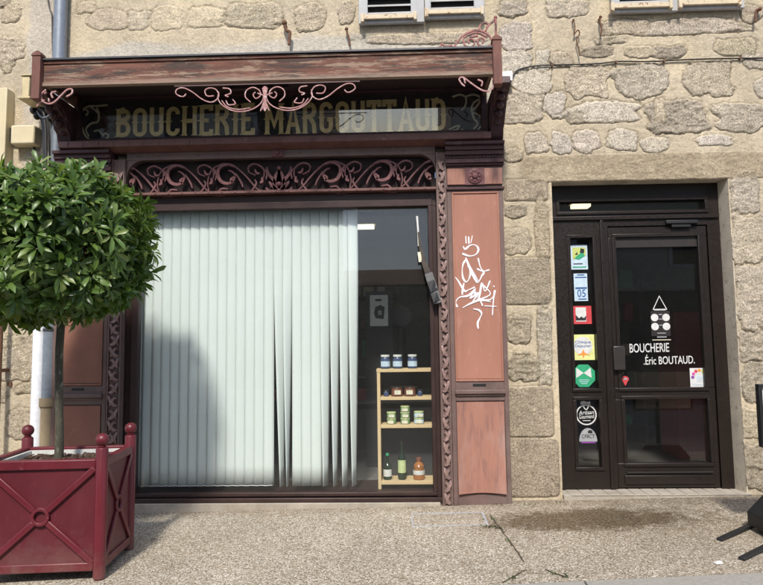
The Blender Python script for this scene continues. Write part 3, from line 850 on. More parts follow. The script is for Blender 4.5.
# poster and round headed dial scale inside
x0, x1, z0, z1 = rect(370, 295, 388, 326, 1.2)
e = empty('wall_poster', 'white poster with a dark picture seen through the right of the window', 'poster', ((x0+x1)/2, 1.2, z0))
m = MB(); m.box(x0, x1, 1.2, 1.206, z0, z1); m.build('sheet', MAT['paper'], e)
m = MB(); w = x1-x0; h = z1-z0
m.prism([(x0+.30*w, z0+.25*h), (x0+.75*w, z0+.22*h), (x0+.82*w, z0+.6*h), (x0+.6*w, z0+.68*h), (x0+.3*w, z0+.62*h), (x0+.22*w, z0+.42*h)], 1.196, 1.1995)
m.box(x0+.3*w, x0+.65*w, 1.196, 1.1995, z0+.80*h, z0+.87*h); m.build('picture', MAT['plum'], e)
m = MB(); m.box(x0+.45*w, x0+.65*w, 1.192, 1.1955, z0+.35*h, z0+.5*h); m.build('picture_detail', MAT['inkgrey'], e)
m = MB(); m.box(x0-.05, x1+.05, 1.207, 1.225, .121, z1+.04); m.build('backing_board', MAT['roomdark'], e)
c = at(401, 316, 1.5)
e = empty('dial_scale', 'black round headed scale standing on a post behind the window', 'scale', (c[0], 1.5, .12))
m = MB(); m.lathe([(.02, -.04), (.12, -.04), (.135, -.02), (.135, .02), (.12, .04), (.02, .04)], (c[0], 1.5, c[2]), 24, 'y'); m.build('dial', MAT['blackmetal'], e)
m = MB(); m.tube([(c[0], 1.5, .15), (c[0], 1.5, c[2]-.13)], .05, 12); m.build('post', MAT['blackmetal'], e)
m = MB(); m.box(c[0]-.2, c[0]+.2, 1.35, 1.65, .12, .15); m.build('base', MAT['blackmetal'], e)

# ------------------------------------------------------------------ wooden shopfront
shop = empty('shopfront', 'carved maroon and terracotta wooden butcher shopfront with canopy, gilt sign and large window', 'shopfront', (-1.05, -.1, .03))
YP = -.10      # pilaster face
ZB = .03
# window frame and glass
GL = (-2.30, .245, .155, 2.60)
m = MB(); framed(m, -2.415, .315, .09, 2.728, [GL], -.045, .012)
framed(m, -2.36, .28, .125, 2.66, [(GL[0]-.0, GL[1]+.0, GL[2], GL[3])], -.058, -.0455)
win = m.build('display_window', MAT['frame'], shop, bevel=.004)
m = MB(); m.box(GL[0], GL[1], .0, .008, GL[2], GL[3]); m.build('pane', MAT['glass'], win)
m = MB(); m.box(-2.42, .32, -.088, -.0755, .082, .118); m.build('sill_moulding', MAT['frame'], win, bevel=.005)
m = MB(); m.box(-2.42, .34, .031, .5, .084, .14); m.build('window_board', MAT['frame'], win)
m = MB(); m.box(-3.02, .30, -.10, .05, -.12, .08); m.box(.301, .92, -.118, .05, -.12, .052); m.build('plinth', MAT['concrete'], shop, bevel=.006)

def carved(x0, x1, z0, z1):
    m = MB()
    m.box(x0, x1, YP+.004, 0, z0, z1)
    m.box(x0+.004, x0+.016, YP-.012, YP+.003, z0, z1); m.box(x1-.016, x1-.004, YP-.012, YP+.003, z0, z1)
    s = m.build('carved_strip', MAT['brown'], shop)
    m = MB(); z = z0+.06; k = 0; xc = (x0+x1)/2; w = (x1-x0)/2-.018
    while z < z1-.08:
        sgn = 1 if k % 2 else -1
        for (pts, ww) in (([(-.95,-.030), (-.45,-.034), (.15,-.014), (.70,.026), (.88,.052)], .024), ([(.75,-.040), (.45,-.020), (.05,.012), (-.35,.030), (-.75,.020)], .015)):
            P = smooth([(xc+sgn*w*u, z+v) for u, v in pts], 4); n = len(P)
            wd = [.004+ww*math.sin(math.pi*min(1, (i+.5)/n))**.8 for i in range(n)]
            base = len(m.v)
            m.ribbon(P, wd, YP-.008, YP+.003)
            for i in range(base, len(m.v)):
                x, y, zz = m.v[i]
                if y < YP: m.v[i] = (x, YP-.008-.012*math.sin(math.pi*(i-base)/max(1, len(m.v)-base)), zz)
        m.ball((xc+sgn*w*.55, YP-.006, z-.012), .010, 8, 6)
        z += .102+random.uniform(-.008, .008); k += 1
    m.build('leaf_carving', MAT['carved'], s)
carved(.318, .408, ZB+.02, 3.06)
carved(-2.545, -2.42, ZB+.02, 3.06)

def pilaster(x0, x1, upmat, lowmat, graffiti):
    m = MB(); m.box(x0, x1, YP+.012, 0, .053, 3.06)
    m.box(x0, x0+.038, YP, YP+.0115, .053, 2.72); m.box(x1-.038, x1, YP, YP+.0115, .053, 2.72)
    m.box(x0+.038, x1-.038, YP, YP+.0115, .915, 1.075); m.box(x0+.038, x1-.038, YP, YP+.0115, 2.705, 2.72); m.box(x0+.038, x1-.038, YP, YP+.0115, .053, .148)
    p = m.build('pilaster', MAT['brown'], shop, bevel=.003)
    m = MB(); m.box(x0+.05, x1-.05, YP+.001, YP+.0115, 1.098, 2.69); up = m.build('upper_panel', upmat, p)
    m = MB(); framed(m, x0+.039, x1-.039, 1.077, 2.703, [(x0+.054, x1-.054, 1.094, 2.688)], YP-.008, YP+.0005); m.build('panel_moulding', upmat, p, bevel=.004)
    m = MB(); m.box(x0+.03, x1-.03, YP-.028, YP-.0005, .972, 1.008); m.box(x0+.04, x1-.04, YP-.016, YP-.0005, .955, .9715); m.build('rail', MAT['brown'], p, bevel=.007)
    m = MB(); m.box((x0+x1)/2-.06, (x0+x1)/2+.05, YP-.003, YP-.0005, 1.036, 1.056); m.build('slot_plate', MAT['blackmetal'], p)
    # loose lower board, warped at the foot
    m = MB(); n = 9
    vs = []; xa, xb = x0+.042, x1-.046
    for i in range(n):
        t = i/(n-1); x = xa+(xb-xa)*t
        zb = .150+.012*math.sin(math.pi*t)
        for (z, y) in ((.905, YP-.004), (.52, YP-.006), (zb, YP-.016-.01*abs(2*t-1))):
            vs.append((x, y, z))
    fs = []
    for i in range(n-1):
        for j in range(2):
            a = i*3+j; fs.append((a, a+1, a+4, a+3))
    k = len(vs); vs += [(x, YP+.011, z) for x, y, z in vs]
    fs += [tuple(q+k for q in f[::-1]) for f in fs]
    for i in range(n-1):
        fs += [(i*3, i*3+3, i*3+3+k, i*3+k), (i*3+2, i*3+2+k, i*3+5+k, i*3+5)]
    fs += [(0, k, k+1, 1), (1, k+1, k+2, 2)]
    e_ = (n-1)*3
    fs += [(e_, e_+1, e_+1+k, e_+k), (e_+1, e_+2, e_+2+k, e_+1+k)]
    m.add(vs, fs); m.build('lower_panel', lowmat, p)
    # capital
    m = MB()
    for za, zb, pr in ((2.722,2.742,.016),(2.935,2.952,.02),(2.953,2.99,.034),(2.991,3.02,.026),(3.021,3.06,.045),(3.061,3.10,.06),(3.101,3.13,.085)):
        m.box(x0-.012, x1+.012, YP-pr, 0, za, zb)
    z = 3.0
    xx = x0
    while xx < x1-.01:
        m.box(xx, xx+.014, YP-.036, YP-.0265, 2.995, 3.017); xx += .026
    c = m.build('capital', MAT['dark'], p, bevel=.003)
    m = MB(); m.box(x0+.004, x1-.004, YP-.006, YP+.011, 2.768, 2.912); m.build('capital_block', MAT['pinkworn'] if graffiti else MAT['tan'], p, bevel=.003)
    xc = (x0+x1)/2
    m = MB(); m.box(xc-.085, xc+.085, YP-.010, YP-.0065, 2.765, 2.915)
    m.lathe([(.066, 0), (.066, .008), (.05, .014), (.048, .01), (.03, .012), (.02, .028), (.006, .032)], (xc, YP-.010, 2.84), 24, 'y')
    for k_ in range(8):
        a = k_*math.pi/4; m.ball((xc+.04*math.cos(a), YP-.02, 2.84+.04*math.sin(a)), .013, 8, 6, sy=.6)
    m.build('rosette', MAT['scroll'], p)
    if graffiti:
        G = [[(137,58),(139,98)], [(152,62),(154,100)], [(172,56),(164,96)],
             [(122,112),(134,128),(160,108),(190,108),(204,130),(192,155),(158,165),(118,152)],
             [(142,180),(124,205),(118,240),(122,280),(138,302),(154,286),(162,250),(152,205),(138,176),(160,235),(196,306),(222,270),(232,252),(215,225),(202,176)],
             [(196,232),(228,246),(262,238)],
             [(76,272),(96,296),(130,350),(150,345),(186,330)], [(128,306),(120,345),(118,372)],
             [(92,436),(82,412),(104,384),(150,375),(188,340),(160,388),(204,362),(176,404),(206,388),(222,312),(240,352),(266,296)],
             [(228,318),(268,366),(216,396),(262,398),(284,380)],
             [(120,440),(160,418),(210,400),(270,408)], [(286,322),(287,330)], [(292,346),(284,396),(278,480)], [(236,430),(300,433)],
             [(176,446),(206,452),(221,470),(212,494),(200,520),(203,552)], [(208,385),(226,430)]]
        m = MB()
        for i_, q in enumerate(G):
            P_ = smooth(tr(q, 440, 225, 5.314, YP), 5); ph = i_*1.7
            m.ribbon(P_, [max(.006, .0125+.005*math.sin(ph+k_*.45)-(.004 if k_ in (0, len(P_)-1) else 0)) for k_ in range(len(P_))], YP-.0012-.00025*i_, YP+.0005, .0009)
        m.build('graffiti', MAT['spray'], up)
        for q in ([(150,212),(172,250),(200,300)], [(180,345),(196,385)]):
            m = MB(); m.ribbon(smooth(tr(q, 440, 225, 5.314, YP), 5), .024, YP-.0006, YP+.0007); m.build('graffiti_overspray', MAT['spraydim'], up)
    return p
pilaster(.41, .893, MAT['pink'], MAT['pinkworn'], True)
pilaster(-3.03, -2.548, MAT['tan'], MAT['tan'], False)

# frieze between window and sign, openwork scrolls
FZ0, FZ1, FX0, FX1 = 2.755, 3.05, -2.415, .315
m = MB(); m.box(FX0, FX1, -.01, .03, 2.729, 3.20)
fr = m.build('frieze', MAT['blackback'], shop)
m = MB(); m.box(FX0, FX1, YP-.02, -.011, 2.73, 2.752)
x = FX0+.03
while x < FX1-.03:
    m.box(x, x+.012, YP-.024, YP-.0205, 2.735, 2.754); x += .118
m.build('bottom_rail', MAT['ledge'], fr, bevel=.003)
m = MB(); m.box(FX0, FX1, YP+.01, -.011, 3.052, 3.12)
for xa, sg in ((FX1, -1), (FX0, 1)):     # rounded corner spandrels
    R_ = .15
    pts = [(xa, 3.0515)]+[(xa+sg*(R_-R_*math.cos(a)), 3.0515-R_+R_*math.sin(a)) for a in np.linspace(0, math.pi/2, 9)]
    m.prism(pts, YP+.012, -.011)
x = FX0+.1
for k in range(15):
    m.ball((x, YP+.01, 3.085), .009, 8, 6); x += (FX1-FX0-.2)/14
m.build('top_rail', MAT['brown'], fr, bevel=.004)
m = MB(); m.box(-1.115, -1.02, YP-.01, YP+.009, 3.055, 3.118); m.ball((-1.067, YP-.014, 3.087), .02, 10, 6); m.build('centre_block', MAT['scroll'], fr, bevel=.004)
YS = -.06
def fsc(pts): return tr(pts, 130, 150, 4.769, YS)
xc_f = at(279.3, 178, YS)[0]
unit_dark = [[(385,212),(372,160),(388,100),(430,72),(480,68),(520,92),(560,130),(610,185),(665,208)],
             [(600,120),(570,105),(568,78),(600,66),(636,88),(640,125),(622,152)],
             [(415,80),(450,66),(500,80)], [(505,110),(530,150),(540,176)],
             [(385,212),(420,216),(460,212)], [(565,208),(588,186),(604,158),(596,140)], [(418,204),(440,184),(470,186)], [(470,96),(490,104),(508,126)], [(640,90),(655,110),(650,140)]]
unit_pink = [[(505,128),(492,150),(468,160),(438,150),(422,120),(426,92),(446,76),(470,72)]]
leafs = [[(598,92),(606,110),(622,112)], [(630,130),(634,150),(622,158)], [(400,88),(410,104),(404,120)], [(500,126),(484,142),(496,158)]]
flow = [[(540,172),(524,206)], [(540,172),(540,212)], [(540,172),(556,204)], [(534,180),(548,188)]]
cresc = [[(432,214),(458,202),(490,210)]]
um = []
du = 248.0
def rot_z_of(pts, dx, mirror):
    """shift along the frieze by crop px, optionally mirrored about its centre"""
    q = fsc([(u, v) for u, v in pts])
    sx = dx/4.769/115.5*1.0
    out = []
    for x, z in q:
        x = x+sx
        z = z-.004
        out.append((2*xc_f-x if mirror else x, z))
    return out
for mirror in (False, True):
    for dx in (0, -du, -2*du):
        a = MB()
        ok = 0
        for L, w in ((unit_dark, .0115),):
            for i_, s_ in enumerate(L):
                P = [p for p in smooth(rot_z_of(s_, dx, mirror), 6) if FX0+.02 < p[0] < FX1-.02]
                if len(P) > 2:
                    n = len(P); a.ribbon(P, [w*(.55+.75*math.sin(math.pi*(i+1)/(n+1))) for i in range(n)], YS-.012-.0006*i_, YS+.012); ok = 1
        if not ok: continue
        so_ = a.build('scroll', MAT['scroll'], fr)
        for nm, strokes in (('scroll_hook', unit_pink), ('scroll_leaf', leafs[:1]), ('scroll_leaf', leafs[1:2]), ('scroll_leaf', leafs[2:3]), ('scroll_leaf', leafs[3:]), ('flower', flow), ('crescent_leaf', cresc)):
            a = MB(); ok = 0
            for i_, s_ in enumerate(strokes):
                P = [p for p in smooth(rot_z_of(s_, dx, mirror), 6) if FX0+.03 < p[0] < FX1-.03]
                if len(P) > 2:
                    n = len(P); w = {'scroll_hook': .025, 'flower': .012}.get(nm, .016)
                    a.ribbon(P, [w*(.35+.8*math.sin(math.pi*(i+1)/(n+1))) for i in range(n)], YS-.022-.0006*i_, YS+.0); ok = 1
            if ok: a.build(nm, MAT['pinkbud'] if nm in ('flower', 'crescent_leaf') else MAT['scrollpink'], fr)
a = MB()          # centre palmette
for s_ in ([(712,205),(690,150),(660,110),(655,80)], [(712,205),(712,80)], [(712,205),(735,175),(728,120),(712,95)], [(712,200),(680,170),(664,150)], [(700,190),(668,196),(650,180)]):
    for mirror in (False, True):
        P = smooth(rot_z_of(s_, 0, mirror), 6); n = len(P)
        a.ribbon(P, [.022*(.5+.7*math.sin(math.pi*(i+1)/(n+1))) for i in range(n)], YS-.014, YS+.01)
for v, rr in ((88, .02), (165, .024), (195, .02)):
    q = fsc([(712, v)])[0]; a.ball((xc_f, YS-.012, q[1]), rr, 12, 8)
a.build('palmette', MAT['scroll'], fr)

# sign
SX0, SX1, SZ0, SZ1 = -2.90, .775, 3.245, 3.51+.13
YSN = -.03
m = MB(); m.box(SX0, SX1, YSN, .03, 3.20, 3.66); sg = m.build('shop_sign', MAT['signback'], shop)
m = MB(); m.prism_x([(YSN-.018, SZ0+.01), (YSN-.014, SZ0+.01), (YSN-.067, SZ1-.02), (YSN-.071, SZ1-.02)], SX0+.05, SX1-.05); m.build('sign_glass', MAT['signglass'], sg)
m = MB(); framed(m, SX0, SX1, 3.205, 3.665, [(SX0+.05, SX1-.05, SZ0+.01, SZ1-.02)], YSN-.075, YSN-.001); m.build('sign_frame', MAT['dark'], sg, bevel=.004)
m = MB(); m.prism_x([(-.03, 3.235), (-.19, 3.205), (-.195, 3.15), (-.17, 3.145), (-.12, 3.12), (-.011, 3.122)], -2.98, .79)
for k in range(28):
    x = -2.9+k*.134; m.box(x, x+.006, -.198, -.1945, 3.155, 3.20)
m.build('sign_ledge', MAT['ledge'], sg)
s = .13
def arc(cx, cy, rx, ry, a0, a1, n=8): return [(cx+rx*math.cos(math.radians(a0+(a1-a0)*i/n)), cy+ry*math.sin(math.radians(a0+(a1-a0)*i/n))) for i in range(n+1)]
h = s/2
GLY = {
 'B': (.44, [[(h,0),(h,1)], [(h,1-h),(.24,1-h)]+arc(.24,.77,.135,.165,90,-90)+[(h,.575)], [(h,.50),(.25,.50)]+arc(.25,.28,.14,.215,90,-90)+[(h,h)]]),
 'O': (.44, [arc(.22,.78,.155,.155,0,180)+arc(.22,.22,.155,.155,180,360)+[(.375,.5),(.375,.79)]]),
 'U': (.44, [[(h,1),(h,.25)]+arc(.22,.22,.155,.155,180,360)+[(.375,1)]]),
 'C': (.42, [arc(.215,.78,.15,.155,-10,180)+arc(.215,.22,.15,.155,180,370)]),
 'H': (.46, [[(h,0),(h,1)], [(.395,0),(.395,1)], [(h,.5),(.395,.5)]]),
 'E': (.40, [[(h,0),(h,1)], [(h,1-.045),(.36,1-.045),(.36,.82)], [(h,.5),(.29,.5)], [(h,.045),(.37,.045),(.37,.20)]]),
 'R': (.46, [[(h,0),(h,1)], [(h,1-h),(.24,1-h)]+arc(.24,.75,.135,.185,90,-90)+[(h,.53)], [(.22,.53),(.36,.30),(.39,0)]]),
 'I': (.18, [[(.09,0),(.09,1)]]),
 'M': (.60, [[(h,0),(h,1)], [(.535,0),(.535,1)], [(.07,.98),(.30,.28),(.53,.98)]]),
 'A': (.48, [[(.055,0),(.24,.99),(.425,0)], [(.11,.30),(.37,.30)]]),
 'G': (.44, [arc(.22,.78,.155,.155,0,180)+arc(.22,.22,.155,.155,180,360)+[(.375,.44),(.25,.44)]]),
 'T': (.42, [[(.21,0),(.21,1)], [(.03,.80),(.035,1-.05),(.385,1-.05),(.39,.80)]]),
 'D': (.44, [[(h,0),(h,1)], [(h,1-h),(.20,1-h)]+arc(.20,.76,.175,.175,90,0)+arc(.20,.24,.175,.175,0,-90)+[(h,h)]]),
}
SERIF = {'B': [h], 'H': [h, .395], 'R': [h], 'I': [.09], 'M': [h, .535], 'A': [.055, .425], 'T': [.21], 'D': [h], 'E': [h], 'U': [], 'O': [], 'C': [], 'G': []}
SPUR = {'B': [h], 'H': [h, .395], 'R': [h], 'I': [.09], 'M': [h, .535], 'E': [h], 'D': [h, .375], 'O': [h, .375], 'U': [h, .375], 'C': [h], 'G': [h], 'T': [.21], 'A': []}
def sign_word(wd, xa, xb, za_l, zb_l, za_r, zb_r):
    tot = sum(GLY[c][0] for c in wd)+.10*(len(wd)-1)
    kx = (xb-xa)/tot
    u = 0
    for c in wd:
        w, st = GLY[c]
        t = (u+w/2)/tot
        za = za_l+(za_r-za_l)*t; zb = zb_l+(zb_r-zb_l)*t
        X_ = lambda p: (xa+kx*(u+p[0]), za+(zb-za)*p[1])
        m = MB()
        for q in st:
            m.ribbon([X_(p) for p in q], s*.30*.95, YSN-.010, YSN-.0005, .0008)
        for q in SERIF[c]:
            for (z, dz) in ((0, .055), (1, -.055)):
                if c in 'TA' and z == 1: continue
                m.prism([X_((q-.11, z)), X_((q+.11, z)), X_((q+.065, z+dz)), X_((q-.065, z+dz))], YSN-.011, YSN-.0004)
        for q in SPUR[c]:
            m.prism([X_((q-.125, .5)), X_((q, .56)), X_((q+.125, .5)), X_((q, .44))], YSN-.0115, YSN-.0003)
        m.build('letter', MAT['gold'], sg)
        u += w+.10
yl = YSN-.005
q0 = at(117, 109.5, yl); q1 = at(117, 137.5, yl); q2 = at(254, 103.5, yl); q3 = at(254, 134.5, yl)
sign_word('BOUCHERIE', q0[0], q2[0], q1[2]+.004, q0[2], q3[2], q2[2])
q0 = at(265.5, 104, yl); q1 = at(265.5, 134.5, yl); q2 = at(445, 98.5, yl); q3 = at(445, 130.5, yl)
sign_word('MARGOUTTAUD', q0[0], q2[0], q1[2], q0[2], q3[2], q2[2])
LSC = [[(395,305),(350,310),(290,315),(262,350),(265,420),(290,470),(340,490),(385,480),(400,460),(380,450),(370,465)],
       [(340,320),(350,350),(345,390),(310,400),(285,430),(300,465)], [(262,345),(275,325),(295,340),(285,360)], [(325,440),(350,435),(365,455)], [(300,310),(330,330),(345,345)]]
m = MB()
for i_, q in enumerate( LSC): m.ribbon(smooth(tr(q, 30, 45, 5.087, yl), 6), .015, YSN-.008-.0005*i_, YSN-.0005, .001)
m.build('gilt_scroll', MAT['gilt'], sg)
RSC = [[(505,345),(540,335),(565,350),(562,385),(545,405)], [(560,345),(600,335),(632,352),(612,390),(590,410),(625,430),(640,460),(615,495),(570,505),(545,490)],
       [(625,355),(600,372),(590,400),(600,440),(618,465),(600,490)], [(490,492),(515,480),(535,475),(525,492),(505,497)]]
m = MB()
for i_, q in enumerate( RSC): m.ribbon(smooth(tr(q, 340, 20, 4.488, yl), 6), .015, YSN-.008-.0005*i_, YSN-.0005, .001)
m.build('gilt_scroll', MAT['gilt'], sg)

# canopy
YC = -.62
cx0, cx1, cz0, cz1 = -2.90, .765, 3.513, 3.728
m = MB()
m.box(cx0, cx1, YC, YC+.03, cz0+.035, cz1)
m.box(cx0, cx1, YC-.014, YC+.032, cz0, cz0+.034)
m.box(cx0, cx1, YC-.010, YC-.0005, cz1-.028, cz1)
m.box(cx0, cx0+.03, YC+.031, .0, cz0+.035, cz1-.005); m.box(cx1-.03, cx1, YC+.031, .0, cz0+.035, cz1-.005)
ca = m.build('canopy', MAT['fascia'], shop, bevel=.004)
m = MB(); m.prism_x([(YC+.031, cz0+.012), (YC+.031, cz0+.034), (-.002, 3.70), (-.002, 3.665)], cx0+.031, cx1-.031)
m.box(-1.4, -.9, YC+.12, YC+.16, cz0-.005, cz0+.03)
m.build('soffit', MAT['soffit'], ca)
m = MB(); m.prism_x([(YC-.026, cz1+.001), (YC-.026, cz1+.015), (-.002, 3.86), (-.002, 3.845)], cx0-.005, cx1+.005); m.build('roof_flashing', MAT['zinc'], ca)
for (a, b_, t_, u_) in ((32.8, 41.2, 51, 99.5), (492.8, 501.6, 35, 84.8)):
    x0, x1, z0, z1 = rect(a, t_, b_, u_, YC-.03)
    m = MB(); m.box(x0, x1, YC-.05, YC+.03, z0, z1-.02); m.prism([(x0, z1-.0195), (x1, z1-.0195), ((x0+x1)/2+.012, z1), ((x0+x1)/2-.012, z1)], YC-.04, YC+.02)
    m.box(x0-.006, x1+.006, YC-.056, YC+.036, z1-.05, z1-.036)
    m.build('end_post', MAT['postpaint'], ca, bevel=.004)
x0, x1, z0, z1 = rect(494, 18, 497, 35, YC)
m = MB(); m.tube([((x0+x1)/2, YC-.01, z0-.02), ((x0+x1)/2, YC-.01, z1)], .009, 8); m.ball(((x0+x1)/2, YC-.01, z1), .014, 8, 6); m.build('finial', MAT['ironworn'], ca)
def iron(name, curves, ox, oy, sc_, Y, mat, r=.0075, mirror=None, par=ca):
    m = MB()
    for i_, q in enumerate(curves):
        P = smooth(tr(q, ox, oy, sc_, Y), 6); e_ = .0004*i_
        sets = [P]
        if mirror is not None: sets.append([(2*mirror-p[0], p[1]) for p in P])
        for j_, Q in enumerate(sets):
            m.ribbon(Q, r*2, Y-r-e_-.0002*j_, Y+r+e_+.0002*j_, .0012)
    return m.build(name, mat, par)
xm = at(160+402/3.815, 95, YC)[0]
iron('valance_scroll', [
    [(100,72),(90,82),(74,80),(60,68),(68,53),(92,50),(125,66),(160,92),(192,104),(214,96),(225,78),(214,56),(190,50),(172,60),(180,80),(206,80)],
    [(225,66),(222,92),(242,118),(280,137),(322,139),(362,126),(388,104),(396,76),(392,52)],
    [(236,98),(258,122),(300,132),(345,126)],
    [(346,104),(326,84),(330,60),(354,48),(378,58),(384,78),(366,90),(356,76),(364,66)],
    [(240,50),(266,54),(270,70),(250,78),(262,84)], [(252,98),(262,114),(288,110),(278,94)],
    [(402,44),(402,138)], [(392,50),(398,95),(384,138)], [(396,46),(400,95),(393,132)], [(372,70),(394,78)]],
    160, 75, 3.815, YC-.012, MAT['iron'], .0040, xm)
m = MB(); xa = at(175, 86, YC)[0]; xb = at(360, 82, YC)[0]; zz = at(265, 85, YC)[2]
m.box(xa, xb, YC-.016, YC-.008, zz, zz+.008); m.build('valance_rod', MAT['rod'], ca)
iron('corner_scroll', [[(35,312),(55,292),(75,280)], [(82,228),(60,250),(62,280),(92,299),(125,290),(160,256),(190,228),(214,226),(214,246),(186,264)], [(134,236),(110,246),(116,270)], [(98,290),(96,272)], [(75,250),(84,240)]],
     30, 45, 5.087, YC-.012, MAT['iron'], .0055)
iron('corner_scroll', [[(560,298),(545,285),(535,265),(552,258),(590,285),(630,312),(660,320),(684,308),(690,280),(686,262)], [(618,268),(638,278),(634,298)], [(556,262),(562,285)]],
     340, 20, 4.488, YC-.012, MAT['iron'], .0055)
iron('corner_crest', [[(415,247),(450,246),(520,243),(545,215),(580,178),(640,154),(690,168),(718,198),(726,236)],
                      [(575,196),(585,232),(615,241),(634,220),(618,198),(600,206),(606,222)], [(722,228),(690,241),(658,232),(648,206),(668,194),(684,206),(672,220)],
                      [(580,192),(640,166),(700,190)], [(655,152),(664,126),(688,116),(704,128),(694,142)], [(690,158),(708,128),(736,104)], [(455,244),(470,226),(486,238),(520,232)], [(608,190),(650,182)]],
     350, 0, 5.087, YC+.012, MAT['ironworn'], .0065)
for (x0, x1) in ((-3.0, -2.88), (.79, .90)):
    m = MB()
    pr = [(0, 3.53), (-.56, 3.53), (-.57, 3.47), (-.50, 3.44), (-.42, 3.46), (-.36, 3.41), (-.27, 3.38), (-.24, 3.30), (-.19, 3.27), (-.17, 3.20), (-.14, 3.15), (-.10, 3.131), (0, 3.131)]
    m.prism_x(pr, x0, x1)
    m.prism_x([(-.55, 3.50), (-.40, 3.50), (-.24, 3.42), (-.14, 3.25), (-.20, 3.32), (-.34, 3.44), (-.48, 3.465)], x0-.012, x1+.012)
    for k in range(5):
        m.ball(((x0+x1)/2, -.20-.075*k, 3.29+.043*k), .034, 10, 6)
    m.build('bracket', MAT['dark'], shop, bevel=.004)

# ------------------------------------------------------------------ window contents
YB = .072
bl = empty('vertical_blind', 'pale mint vertical blind drawn across most of the shop window', 'blind', (-1.3, YB, .16))
m = MB(); m.box(-2.33, .23, YB-.02, YB+.03, 2.66, 2.70); m.build('headrail', MAT['white'], bl)
pitch = .0835
xs_ = np.arange(-2.345, -.40, pitch)
for i, x in enumerate(xs_):
    a0 = math.radians(9+random.uniform(-2, 2)); dxb = 0; ab = a0
    px = 381+(x+.05)*110-8
    w = .089
    if abs(x-(-1.07)) < pitch*.5: ab = math.radians(74); dxb = .035
    elif abs(x-(-1.07)-pitch) < pitch*.5: ab = math.radians(86); dxb = .0
    elif x > -.72: ab = math.radians(random.uniform(58, 76)); dxb = random.uniform(-.008, .008)
    elif abs(x-(-1.07)+pitch) < pitch*.5: ab = math.radians(30)
    m = MB(); N = 14; K = 4
    vs = []
    for j in range(N+1):
        t = j/N; z = 2.655-(2.655-.185)*t
        tt = max(0, (t-.22)/.78)**.9 if ab > .6 else 0
        a = a0+(ab-a0)*tt
        xo = x+dxb*tt
        for k in range(K+1):
            u = (k/K-.5)*w
            bow = .003*(1-(2*k/K-1)**2)
            # cloth vane turned about its own axis
            vs.append((xo+u*math.cos(a)+bow*math.sin(a), YB+u*math.sin(a)-bow*math.cos(a), z))
    fs = []
    for j in range(N):
        for k in range(K):
            q = j*(K+1)+k; fs.append((q, q+K+1, q+K+2, q+1))
    m.add(vs, fs)
    v = m.build('vane', MAT['fabric'], bl, ang=80)
    so_m = v.modifiers.new('thickness', 'SOLIDIFY'); so_m.thickness = .0012
m = MB()
m.tube([(xx, YB-.025, .195+.003*math.sin(xx*75)) for xx in np.arange(-2.3, -1.12, .02)], .0025, 5); m.build('bead_chain', MAT['white'], bl)

# shelf and goods
YF = .12; YBk = .36
sx0, sx1 = at(377.5, 425, YF)[0], .31
shelf_z = [at(403, yy, YF)[2] for yy in (484.5, 428, 400, 372)]
sh = empty('display_shelf', 'narrow light pine shelf unit behind the right side of the window', 'shelf', ((sx0+sx1)/2, (YF+YBk)/2, .14))
m = MB(); m.box(sx0, sx0+.028, YF, YBk, .141, shelf_z[3]); m.build('side_panel', MAT['pine'], sh, bevel=.002)
m = MB(); m.box(sx1, sx1+.02, YF, YBk, .141, shelf_z[3]); m.build('side_panel', MAT['pine'], sh, bevel=.002)
for z in shelf_z:
    m = MB(); m.box(sx0+(.0285 if z < shelf_z[3]-.01 else -.004), sx1-.001, YF-.002, YBk, z, z+.028); m.build('shelf_board', MAT['pine'], sh, bevel=.002)
m = MB(); m.box(sx0+.002, sx1+.018, YBk+.001, YBk+.008, .142, shelf_z[3]-.002); m.build('back_panel', MAT['roomdark'], sh)
ST = [z+.0285 for z in shelf_z]
def place(proto_fn, spots):
    proto = None
    for (px, lv, label, dz) in spots:
        X_ = at(px, 425, YF+.06)[0]; loc = (X_, YF+.07, ST[lv]+dz)
        if proto is None:
            proto = proto_fn(label, loc); o = proto
        else:
            o = copy_tree(proto); o.location = loc
            o['label'] = label
        o.rotation_euler = (0, 0, random.uniform(-.2, .2))
def blue_jar(label, loc):
    e = empty('preserve_jar', label, 'jar', loc, 'blue jars on the top shelf', True)
    m = MB(); m.lathe([(.034,0),(.042,.004),(.043,.02),(.043,.085),(.036,.098),(.034,.104)], (0,0,0), 20); m.build('jar_body', MAT['jarblue'], e)
    m = MB(); m.lathe([(.039,.1045),(.040,.107),(.040,.122),(.036,.1235)], (0,0,0), 20); m.build('lid', MAT['lid'], e)
    m = MB(); m.lathe([(.0437,.02),(.0437,.066)], (0,0,0), 20); m.f = [f for f in m.f if len(f) == 4]
    m.f = [f for i, f in enumerate(m.f) if i >= 11 and i <= 18]; m.build('paper_label', MAT['inkpale'], e)
    return e
place(blue_jar, [(386, 3, 'leftmost white lidded blue jar on the top shelf', 0), (398.5, 3, 'middle white lidded blue jar on the top shelf', 0), (413.5, 3, 'rightmost white lidded blue jar on the top shelf, set apart', 0)])
def bail_jar(label, loc):
    e = empty('terrine_jar', label, 'jar', loc, 'clip top terrine jars', True)
    m = MB(); m.lathe([(.04,0),(.05,.004),(.052,.02),(.05,.07),(.046,.078)], (0,0,0), 20); m.build('jar_body', MAT['terrine'], e)
    m = MB(); m.lathe([(.054,.0785),(.056,.082),(.056,.092),(.04,.1),(.01,.104)], (0,0,0), 20); m.build('lid', MAT['jarglass'], e)
    m = MB(); m.box(-.028, .028, -.0565, -.0525, .018, .055); m.build('paper_label', MAT['label'], e)
    m = MB(); m.tube(smooth([(-.058,-.01,.06),(-.06,-.03,.085),(0,-.06,.082),(.06,-.03,.085),(.058,-.01,.06)], 4), .003, 5); m.build('wire_clip', MAT['zinc'], e)
    return e
